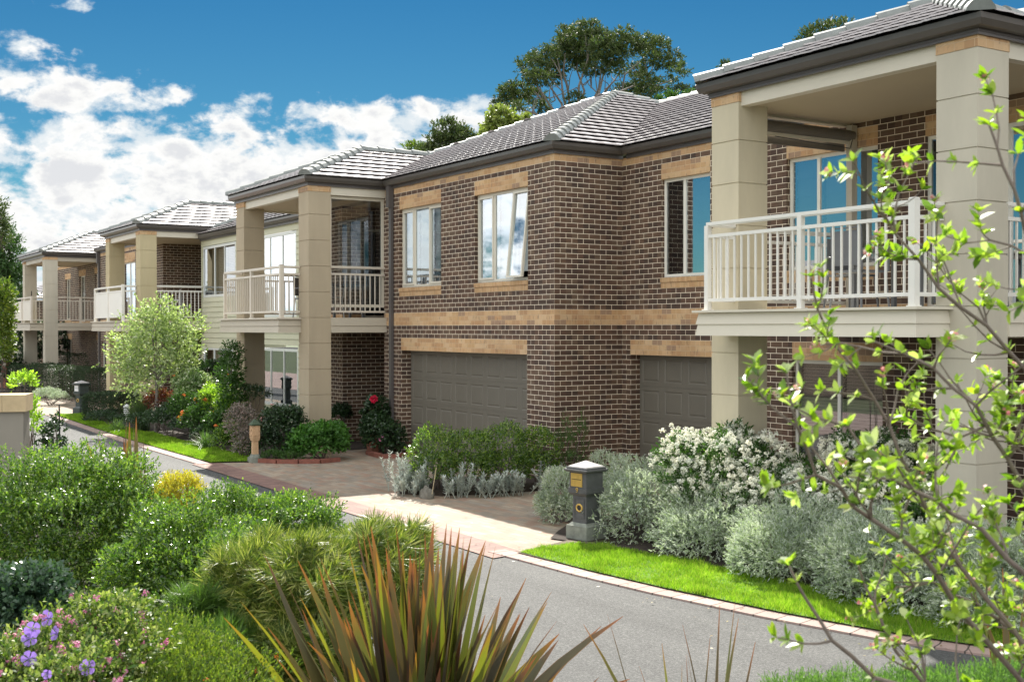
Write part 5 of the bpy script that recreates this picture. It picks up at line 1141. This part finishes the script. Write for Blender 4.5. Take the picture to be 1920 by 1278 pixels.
mailbox(153, 775, 36.3, .72, R(20), stone_g, cap_m, 'dark green pillar mailbox with white plate at the far end of the lawn', plast_m, base=stone_g)
mb = mailbox(14, 735, 52, .8, R(30), terra_m, terra_m, 'brown pillar mailbox behind the boundary wall at the far left', terra_m, base=terra_m)
o = tag(empty('bollard_light', base_at(238, 795, 31.6)), 'short white louvred bollard light between the box hedge and the rosemary', 'garden light'); b = MB()
b.lathe(0, 0, [(0, 0), (.05, 0), (.05, .30), (0, .30)], 14); b.build('post', alu_m, o); b = MB()
for k in range(4): b.lathe(0, 0, [(.045, .305+k*.05), (.085, .30+k*.05), (.085, .32+k*.05), (.045, .335+k*.05)], 16)
b.lathe(0, 0, [(.05, .51), (.09, .51), (.08, .56), (.0, .60)], 16); b.build('louvre', plast_m, o)
# boundary wall, near left
o = tag(empty('boundary_wall', (2.66, -8.79, 0)), 'grey rendered boundary wall end with tan capping and brown brick base at the left', 'wall')
dirw = Vector((-.35, -.94, 0)).normalized(); b = MB(); L_ = 5.0; ang = math.atan2(dirw.y, dirw.x); o.rotation_euler = (0, 0, ang)
b.box(0, L_, -.11, .24, .60, 1.72); b.build('render_panel', wallr_m, o)
b = MB(); b.box(.0, L_, -.10, .23, 0, .598); b.build('brick_base', brown, o)
b = MB()
k = 0.0
while k < L_: b.box(k-.03, min(k+.236, L_)-.03, -.145, .275, 1.725, 1.905); k += .24
b.build('capping', wallcap_m, o)

# ------------------------------------------------------------------ balcony furniture
def chair(name, loc, rz, mat, label, group=None, plastic=False):
    o = tag(empty(name, loc, rz), label, 'chair', group); b = MB()
    b.box(-.22, .22, -.22, .22, .42, .445); b.build('seat', mat, o)
    b = MB()
    if plastic:
        n = 10
        for k in range(n):      # round-topped slatted shell back
            x = -.2+.4*k/(n-1); top_ = .62+.28*math.sqrt(max(0, 1-(x/.235)**2)); b.box(x-.016, x+.016, .20, .215, .446, .446+top_-.35)
        th = np.linspace(0, math.pi, 13); b.tube([(.225*math.cos(t), .208, .70+.22*math.sin(t)) for t in th], .018, 6); b.tube([(-.225, .208, .45), (-.225, .208, .70)], .018, 6); b.tube([(.225, .208, .45), (.225, .208, .70)], .018, 6)
    else:
        b.box(-.20, .20, .20, .215, .50, .90); b.tube([(-.22, .21, .44), (-.22, .23, .93), (.22, .23, .93), (.22, .21, .44)], .015, 6)
    b.build('backrest', mat, o)
    for sx in (-1, 1):
        for sy in (-1, 1): b = MB(); b.tube([(sx*.20, sy*.20, .42), (sx*.235, sy*.235, 0)], [.017, .013], 6); b.build('leg', mat, o)
        b = MB(); b.tube([(sx*.235, .21, .66), (sx*.245, -.05, .65), (sx*.24, -.22, .62), (sx*.23, -.22, .43)], .015, 6); b.build('armrest', mat, o)
    return o
def table(loc, rz, lx, ly, mat, label):
    o = tag(empty('outdoor_table', loc, rz), label, 'table'); b = MB(); b.box(-lx, lx, -ly, ly, .70, .735); b.build('tabletop', mat, o)
    for sx in (-1, 1):
        for sy in (-1, 1): b = MB(); b.box(sx*(lx-.06)-.025, sx*(lx-.06)+.025, sy*(ly-.06)-.025, sy*(ly-.06)+.025, 0, .699); b.build('leg', mat, o)
ZF = 2.832
table((7.05, .25, ZF), 0, .55, .42, alu_m, 'grey metal outdoor table on the nearest balcony')
chair('outdoor_chair', (6.95, -.45, ZF), R(180), alu_m, 'grey outdoor chair on the street side of the balcony table', 'grey chairs on the nearest balcony')
chair('outdoor_chair', (6.15, .30, ZF), R(90), alu_m, 'grey outdoor chair at the left end of the balcony table, near the awning post', 'grey chairs on the nearest balcony')
chair('outdoor_chair', (7.85, .5, ZF), R(-80), alu_m, 'dark reclining outdoor chair by the balcony door, right of the table', 'grey chairs on the nearest balcony')
table((-7.6, -.45, ZF), 0, .40, .40, alu_m, 'small dark table on the middle beige balcony')
chair('outdoor_chair', (-8.3, -1.0, ZF), R(140), alu_m, 'dark folding chair showing between the two beige pillars')
chair('outdoor_chair', (-7.2, -.95, ZF), R(200), plast_m, 'pale chair behind the side railing of the middle balcony')
chair('plastic_chair', (-20.6, -.35, ZF), R(-25), plast_m, 'white moulded plastic chair behind the railing of the yellow-beige balcony', plastic=True)

# ------------------------------------------------------------------ lawns
def inpoly(P, poly):
    x, y = P[:, 0], P[:, 1]; c = np.zeros(len(P), bool); n = len(poly)
    for i in range(n):
        x0, y0 = poly[i]; x1, y1 = poly[(i+1) % n]; m = ((y0 > y) != (y1 > y)) & (x < (x1-x0)*(y-y0)/(y1-y0+1e-12)+x0); c ^= m
    return c
def lawn(name, poly, n, h, w, label=None):
    rng = np.random.default_rng(len(poly)*31); A = np.array(poly); lo_, hi = A.min(0), A.max(0)
    P = rng.uniform(lo_, hi, (int(n*2.2), 2)); P = P[inpoly(P, poly)][:n]; m = len(P)
    sheet(name+'_turf', poly, .022, lawn_m)
    D = unit(np.concatenate([rng.normal(0, .38, (m, 2)), np.ones((m, 1))], 1)); N = unit(rng.normal(size=(m, 3))*np.array([1, 1, .1]))
    hh = h*rng.uniform(.5, 1.2, m)*(1+.5*np.sin(P[:, 0]*3.1)*np.sin(P[:, 1]*4.3+P[:, 0]))*(1+.35*np.sin(P[:, 0]*11.3)*np.sin(P[:, 1]*13.1))
    o = leaf_mesh('lawn_grass', np.concatenate([P, np.full((m, 1), .02)], 1), D, N, hh, w, L_lawn, None, tri=True); tag(o, label, 'grass', kind='stuff')
NL = [(4.9, -3.82), (5.2, -3.81), (6.2, -3.75), (7.3, -3.62), (8.6, -3.385), (9.75, -3.085), (10.5, -2.765), (11.5, -2.05), (13, -.8), (12.2, -.6), (11.2, -1.5), (10, -2.05), (8.6, -2.35), (7.2, -2.45), (6, -2.6), (5.0, -2.75), (4.75, -3.0)]
lawn('near_lawn', NL, 85000, .05, .0075, 'bright green lawn strip below the grey-green mounds')
FL = [(-21.2, -3.79), (-17, -3.88), (-12, -3.98), (-8.2, -3.94), (-6.1, -3.90), (-5.9, -3.2), (-6.3, -2.95), (-8, -2.95), (-11, -3.05), (-15, -3.2), (-18, -3.15), (-20.8, -3.05)]
lawn('far_lawn', FL, 60000, .055, .012, 'bright green lawn strip in front of the mixed border')

# ------------------------------------------------------------------ foreground planting
def flax(x, d, n, h, spread, label, base_px=None, W=.06, seed=3, name='flax_plant', zb=0.0, lo_=.45):
    o = base_at(x, 1200, d, zb); rng = np.random.default_rng(seed); root = tag(empty(name, o), label, 'plant'); seg = 9; V, F, UV = [], [], []
    for i in range(n):
        a = rng.uniform(0, 6.28); lean = abs(rng.normal(0, spread))+.02; hh = h*rng.uniform(lo_, 1.03); w = W*rng.uniform(.6, 1.1); bx, by = rng.normal(0, .07, 2); dr = np.array([math.cos(a), math.sin(a), 0]); tw = rng.normal(0, .5); curv = rng.uniform(.1, .5)+(.9 if rng.random() < .08 else 0)
        c = np.array([bx, by, 0.0]); dirv = unit(dr*lean*.55+np.array([0, 0, 1.0])); k0 = len(V)
        for s in range(seg+1):
            t = s/seg; ww = w*.5*(min(1, .55+t*1.3))*(1-max(0, (t-.45)/.55)**1.7)+.0008
            side = unit(np.cross(dirv, unit(dr*math.cos(tw+t*.8)+np.array([-dr[1], dr[0], 0])*math.sin(tw+t*.8)))); nn = np.cross(side, dirv); fold = ww*.45*(1-t)
            V += [tuple(c+side*ww+nn*fold), tuple(c), tuple(c-side*ww+nn*fold)]
            c = c+dirv*hh/seg; dirv = unit(dirv+dr*curv*lean/seg*1.6+np.array([0, 0, -lean*curv*.25/seg]))
        for s in range(seg):
            for q in (0, 1):
                F.append((k0+3*s+q, k0+3*s+q+1, k0+3*s+q+4, k0+3*s+q+3)); u0, u1 = q*.5, q*.5+.5; UV += [(u0, s/seg), (u1, s/seg), (u1, (s+1)/seg), (u0, (s+1)/seg)]
    me = bpy.data.meshes.new('blade'); me.from_pydata(V, [], F); me.materials.append(flax_m); ul = me.uv_layers.new(name='UVMap'); ul.data.foreach_set('uv', np.array(UV, np.float32).ravel())
    me.polygons.foreach_set('use_smooth', [True]*len(F)); f = bpy.data.objects.new('foliage', me); COL.objects.link(f); f.parent = root; return root
flax(785, 5.5, 240, 1.68, .44, 'big bronze and olive flax clump fanning out at the bottom centre', W=.10, seed=11, lo_=.64)
flax(1330, 5.0, 30, 1.44, .26, 'small reddish flax clump with only its tips showing at the bottom edge', W=.03, seed=5)
flax(240, 11.9, 20, 1.70, .20, 'upright bronze flax blades standing behind the big green shrub', W=.12, seed=6, lo_=.8)
flax(298, 11.6, 12, .98, .5, 'thin flax blades between the green shrubs, above the golden bush', W=.035, seed=8)
flax(1900, 8.2, 12, 1.15, .45, 'bronze flax leaves at the right edge behind the apple twigs', W=.07, seed=9)
def fsh(x, y, d, blp, n, mat, lb, **kw): return sh(x, y, d, blp, n, mat, lb, **kw)
fsh(140, 960, 10.2, [(110, 930, 10.3, 120, 75), (210, 935, 10.2, 80, 85), (40, 990, 10.2, 90, 95), (150, 1010, 10.0, 130, 85), (235, 985, 10.0, 60, 80), (120, 1075, 10.0, 110, 40), (215, 1060, 10.0, 70, 50), (-40, 1000, 10.4, 80, 90)], 62000, L_glossy, 'big glossy-leaved green shrub in front of the boundary wall', per=6, sl=.08, L=.033, W=.017, low=-.7, shell=.22, lump=.30, nstem=18)
fsh(330, 925, 11.4, [(335, 925, 11.4, 46, 32), (305, 950, 11.2, 34, 34), (350, 960, 11.2, 30, 26)], 9000, L_yellow, 'golden-yellow conifer-like bush between the two green shrubs', per=6, sl=.06, L=.03, W=.012, low=-.4, up=.8)
fsh(430, 1000, 8.7, [(440, 985, 8.9, 105, 62), (545, 985, 9.1, 85, 52), (330, 1040, 8.4, 105, 80), (400, 1080, 8.2, 130, 85), (250, 1085, 8.0, 60, 60), (330, 1130, 8.0, 90, 50), (600, 1010, 9.0, 50, 45)], 70000, L_glossy, 'wide glossy-leaved green shrub in the middle of the near bed', per=6, sl=.07, L=.029, W=.014, low=-.7, shell=.22, lump=.30, nstem=18)
def feather(x, y, d, blp, n, label, mat=L_feather, L=.13, W=.0052):
    return sh(x, y, d, blp, n, mat, label, nm='feathery_bush', per=16, sl=.03, L=L, W=W, low=-.5, shell=.16, lump=.34, up=.25, open_=.62, droop=.55, jit=.4, group='feathery weeping bushes in the near bed')
feather(480, 1060, 7.2, [(500, 1065, 7.3, 56, 42), (455, 1110, 7.1, 62, 60), (500, 1150, 7.0, 60, 60), (470, 1230, 6.8, 80, 60)], 34000, 'feathery yellow-green bush spilling left of the flax')
feather(580, 1060, 7.1, [(590, 1060, 7.2, 60, 42), (560, 1095, 7.0, 68, 60), (600, 1160, 6.9, 70, 70), (590, 1240, 6.7, 80, 60)], 36000, 'feathery yellow-green bush directly behind the left flax blades')
feather(705, 1010, 7.6, [(705, 1035, 7.6, 62, 42), (760, 1040, 7.7, 42, 40), (690, 1070, 7.4, 70, 60), (720, 1130, 7.3, 70, 60)], 29000, 'feathery yellow-green bush seen through the top of the flax')
feather(380, 1170, 6.9, [(375, 1165, 6.9, 45, 42), (420, 1215, 6.7, 60, 40)], 14000, 'low feathery bush in front of the wide green shrub', mat=leafmat('leaf_feathery_dark', [(.07, .14, .03), (.12, .20, .05)], .35))
fsh(60, 1140, 7.6, [(50, 1130, 7.6, 75, 52), (20, 1180, 7.5, 60, 50), (95, 1105, 7.8, 30, 25)], 9000, leafmat('leaf_rose_dark', [(.03, .07, .045), (.05, .10, .06), (.08, .14, .08)], .2, .3, .6), 'dark blue-green rose bush at the left edge below the glossy shrub', nm='rose_bush', per=5, sl=.09, L=.042, W=.026, low=-.6)
fb = fsh(120, 1230, 5.4, [(150, 1225, 5.4, 130, 60), (40, 1260, 5.2, 80, 50), (215, 1170, 5.6, 60, 42), (110, 1290, 5.1, 140, 60)], 20000, leafmat('leaf_soft_bright', [(.035, .08, .02), (.09, .15, .035), (.20, .26, .06), (.40, .42, .20)], .36), 'soft bright-leaved flowering bush with pink and purple blooms at the bottom left', nm='flowering_bush', per=6, sl=.07, L=.03, W=.015, low=-.4, shell=.24, lump=.34, fill=.3, flowers=[('blossom', P_pink, 130, .042, 16, .05), ('small_blossom', P_white, 60, .02, 6, .0)])
def hib(x, y, d, s, a, parent=fb):
    p = at(x, y, d)-np.array(parent.location); n = 5; rng = np.random.default_rng(int(x)); b = MB(); f = unit(-fw+rt*a+up*.5*rng.uniform(-.4, 1)); s1 = unit(np.cross(f, up)); s2 = np.cross(s1, f)
    for k in range(n):      # five broad overlapping petals forming a shallow trumpet
        t0 = k*2*math.pi/n; pr = []
        for (r_, w_, h_) in ((.08, .18, 0), (.5, .52, .25), (.85, .62, .38), (1.02, .36, .40)):
            for sg in (-1, 0, 1): tt = t0+sg*w_*.9; pr.append(p+(s1*math.cos(tt)+s2*math.sin(tt))*r_*s+f*(h_*s+(.07*s if sg else 0)))
        for i in range(3):
            for j in range(2): b.poly([pr[i*3+j], pr[i*3+j+1], pr[(i+1)*3+j+1], pr[(i+1)*3+j]])
    b.tube([tuple(p), tuple(p+f*.35*s)], .08*s, 5); q = b.build('flower', P_purple, parent, smooth=True); return q
for q in ((92, 1158, 5.2, .036, -.4), (60, 1178, 5.1, .034, .5), (57, 1196, 5.05, .034, .1), (108, 1187, 5.1, .032, -.9), (55, 1234, 4.95, .032, .3), (166, 1250, 4.9, .034, .0), (88, 1262, 4.8, .02, .3)): hib(*q)
fsh(300, 1230, 6.0, [(300, 1225, 6.0, 90, 42), (240, 1260, 5.8, 90, 40), (390, 1262, 5.8, 80, 40), (330, 1300, 5.5, 160, 50)], 22000, L_olive, 'low bushy plant with yellow-green shoot tips and a few orange blooms along the bottom edge', nm='low_plant', per=8, sl=.09, L=.022, W=.008, low=-.3, shell=.22, lump=.34, up=1.0, jit=.35, open_=.6, flowers=[('blossom', P_orange, 9, .03, 12, .3)])
# bottom right hedge tops, only their tips in frame
fsh(1600, 1290, 4.4, [(1500, 1330, 4.5, 80, 40), (1600, 1322, 4.4, 90, 42), (1710, 1324, 4.3, 90, 42)], 12000, leafmat('leaf_soft_conifer', [(.07, .15, .04), (.12, .22, .06), (.18, .30, .10)], .4), 'soft green shrub tips along the bottom right edge', nm='soft_shrub', per=8, sl=.06, L=.022, W=.004, low=-.2, up=1.2, jit=.4, open_=.6)
fsh(1820, 1290, 4.2, [(1810, 1318, 4.2, 80, 42), (1900, 1308, 4.1, 70, 44)], 7000, MATS['leaf_soft_conifer'], 'soft green shrub tips in the bottom right corner under the apple branches', nm='soft_shrub', per=8, sl=.06, L=.022, W=.004, low=-.2, up=1.2, jit=.4, open_=.6)
# staked young plant by the wall
stake(113, 900, 758, 13.0, -2, 'thin black stake rising from the young plant by the boundary wall', mat=black_m, r=.009)
fsh(115, 820, 13.0, [(103, 820, 13.0, 16, 34), (98, 850, 13.0, 18, 22), (82, 818, 13.0, 10, 8)], 700, L_dark, 'sparse young plant tied to the black stake', nm='young_plant', per=5, sl=.07, L=.05, W=.025, lump=.3, nstem=4)
for (x, y, d, rx, ry, lb) in ((45, 722, 18.0, 22, 14, 'yellow-green shoots peeping over the boundary wall capping'), (58, 800, 15.5, 10, 45, 'yellow-green shoots beside the end of the boundary wall')):
    fsh(x, y, d, [(x, y, d, rx, ry)], 420, L_lime, lb, nm='leafy_shoots', per=5, sl=.12, L=.07, W=.028, up=1.0, nstem=4)

# ------------------------------------------------------------------ crab-apple in the right foreground
def apple():
    rng = np.random.default_rng(21); TB = (float(at(2180, 1300, 3.2)[0]), float(at(2180, 1300, 3.2)[1]), 0.0)
    root = tag(empty('crab_apple_tree', TB), 'young crab-apple with fresh green leaves and pink buds reaching in from the right', 'tree'); o = np.array(TB)
    W_ = lambda x, y, d: np.array(at(x, y, d))-o
    b = MB(); fork = W_(2160, 1500, 3.1); b.tube([(0, 0, 0), tuple(fork*.5+np.array([.03, .02, 0])), tuple(fork)], [.04, .03, .02], 10)
    P, D, N, L, Wd = [], [], [], [], []; buds = []
    def cluster(p, d, k=None, s=1.0):
        k = k or rng.integers(4, 7)
        for i in range(k):
            a = rng.uniform(0, 6.28); q = unit(rng.normal(size=3)); q = unit(q-d*(q@d)); dd = unit(d*rng.uniform(.3, 1.0)+q*rng.uniform(.6, 1.1)+np.array([0, 0, .25])); P.append(p); D.append(dd); N.append(unit(d*1.0-q*.2+rng.normal(0, .25, 3)+np.array([0, 0, .5]))); l = s*rng.uniform(.022, .043); L.append(l); Wd.append(l*rng.uniform(.38, .52))
    def twig(p, d, L_, r, lev):
        pts = [p]; q = p.copy(); dd = d.copy(); n = 4
        for i in range(n): dd = unit(dd+rng.normal(0, .16, 3)+np.array([0, 0, .07])); q = q+dd*L_/n; pts.append(q.copy())
        b.tube([tuple(x) for x in pts], [r*(1-.6*i/n) for i in range(n+1)], 5)
        for i in range(1, n+1):
            if i == n or rng.random() < .62: cluster(pts[i], dd)
            if i == n and rng.random() < .32: buds.append(pts[i]+dd*.012)
            if lev > 0 and i < n and rng.random() < .75: q2 = unit(rng.normal(size=3)); twig(pts[i], unit(dd*.7+unit(q2-dd*(q2@dd))*.7), L_*rng.uniform(.35, .6), r*.55, lev-1)
    mains = [[(2160, 1500, 3.1), (1960, 1330, 3.0), (1840, 1190, 2.9), (1760, 1080, 2.8), (1690, 1010, 2.75), (1600, 950, 2.7), (1530, 890, 2.65), (1495, 800, 2.6), (1475, 700, 2.6)],
             [(2160, 1500, 3.1), (2000, 1290, 3.1), (1900, 1180, 3.1), (1800, 1060, 3.1), (1740, 960, 3.05), (1690, 860, 3.0), (1640, 750, 3.0), (1560, 640, 2.95), (1520, 520, 2.9)],
             [(2160, 1500, 3.1), (2060, 1200, 3.0), (1960, 1000, 2.9), (1890, 860, 2.85), (1830, 760, 2.8), (1750, 690, 2.8), (1640, 640, 2.75)],
             [(2160, 1500, 3.1), (2080, 1100, 3.2), (2000, 850, 3.2), (1930, 700, 3.2), (1850, 610, 3.15), (1760, 540, 3.1), (1680, 440, 3.1), (1650, 400, 3.1)],
             [(2160, 1500, 3.1), (2100, 1000, 2.9), (2010, 720, 2.8), (1960, 560, 2.75), (1915, 400, 2.7), (1880, 310, 2.7), (1855, 235, 2.7)],
             [(2160, 1500, 3.1), (1950, 1400, 2.9), (1800, 1330, 2.8), (1640, 1270, 2.75), (1560, 1200, 2.7), (1510, 1120, 2.7), (1480, 1060, 2.7)],
             [(2160, 1500, 3.1), (1900, 1380, 3.2), (1740, 1290, 3.2), (1680, 1220, 3.2), (1640, 1130, 3.2), (1610, 1060, 3.2)],
             [(2160, 1500, 3.1), (2040, 1250, 2.6), (1940, 1090, 2.6), (1840, 990, 2.6), (1760, 940, 2.6), (1680, 900, 2.6), (1590, 800, 2.6)],
             [(2160, 1500, 3.1), (2030, 1330, 3.4), (1920, 1200, 3.4), (1830, 1130, 3.4), (1750, 1090, 3.4), (1680, 1100, 3.4)],
             [(2160, 1500, 3.1), (2060, 1060, 3.4), (1970, 880, 3.4), (1900, 790, 3.4), (1800, 820, 3.4), (1700, 780, 3.4)]]
    for m, dens in zip(mains, (.8, .8, .9, .75, .55, .7, .7, .8, .9, .85)):
        pts = [W_(*q) for q in m]; fine = []
        for i in range(len(pts)-1):
            for t in (0, .5): fine.append(pts[i]*(1-t)+pts[i+1]*t+(rng.normal(0, .006, 3) if t else 0))
        fine.append(pts[-1]); n = len(fine); b.tube([tuple(q) for q in fine], [.0062*(1-i/n)**.9+.0020 for i in range(n)], 7)
        for i in range(3, n):
            d = unit(fine[i]-fine[i-1]); cnt = 2 if m[min(len(m)-1, i//2)][0] > 1640 else 1
            for k in range(cnt if dens > .7 else 1):
                if rng.random() < .8*dens: q = unit(rng.normal(size=3)); twig(fine[i], unit(d*.6+unit(q-d*(q@d))*.8+np.array([0, 0, .15])), rng.uniform(.09, .24), .0035, 1 if rng.random() < .5 else 0)
            if rng.random() < .8*dens: cluster(fine[i], d)
        cluster(fine[-1], unit(fine[-1]-fine[-2]), 6)
    b.build('trunk', twig_m, root)
    leaf_mesh('crown', np.array(P), np.array(D), np.array(N), np.array(L), np.array(Wd), L_apple, root, bend=.16, oval=True)
    Q = np.array(buds); k = 7; q = unit(rng.normal(size=(len(Q), k, 3))); c = Q[:, None]+q*.010; D2 = unit(rng.normal(size=(len(Q)*k, 3)))
    bd = leaf_mesh('bud', c.reshape(-1, 3)-D2*.005, D2, q.reshape(-1, 3)+.01, .011, .010, P_bud, root); bd['kind'] = 'stuff'
apple()

# fallen leaves and petals along the kerb, drive and beds
def litter():
    rng = np.random.default_rng(77); A = []
    for (x0, x1, y, sy, n) in ((-6, 4.8, -4.1, .25, 90), (4.6, 12, -3.6, .35, 110), (-5, 4, -2.9, .9, 110), (5, 11, -5.2, .9, 12), (-20, -7, -4.3, .3, 60)):
        A.append(np.stack([rng.uniform(x0, x1, n), y+rng.normal(0, sy, n), np.full(n, .012)], 1))
    P = np.concatenate(A); n = len(P); a = rng.uniform(0, 6.28, n); D = np.stack([np.cos(a), np.sin(a), rng.normal(0, .12, n)], 1); N = unit(np.stack([rng.normal(0, .25, n), rng.normal(0, .25, n), np.ones(n)], 1))
    o = leaf_mesh('leaf_litter', P, unit(D), N, rng.uniform(.02, .05, n), rng.uniform(.01, .022, n), leafmat('leaf_dead', [(.10, .06, .03), (.20, .13, .06), (.30, .24, .12), (.12, .14, .05)], .1), oval=True)
    tag(o, 'scattered dry leaves on the road edge and driveway', 'leaves', kind='stuff')
litter()
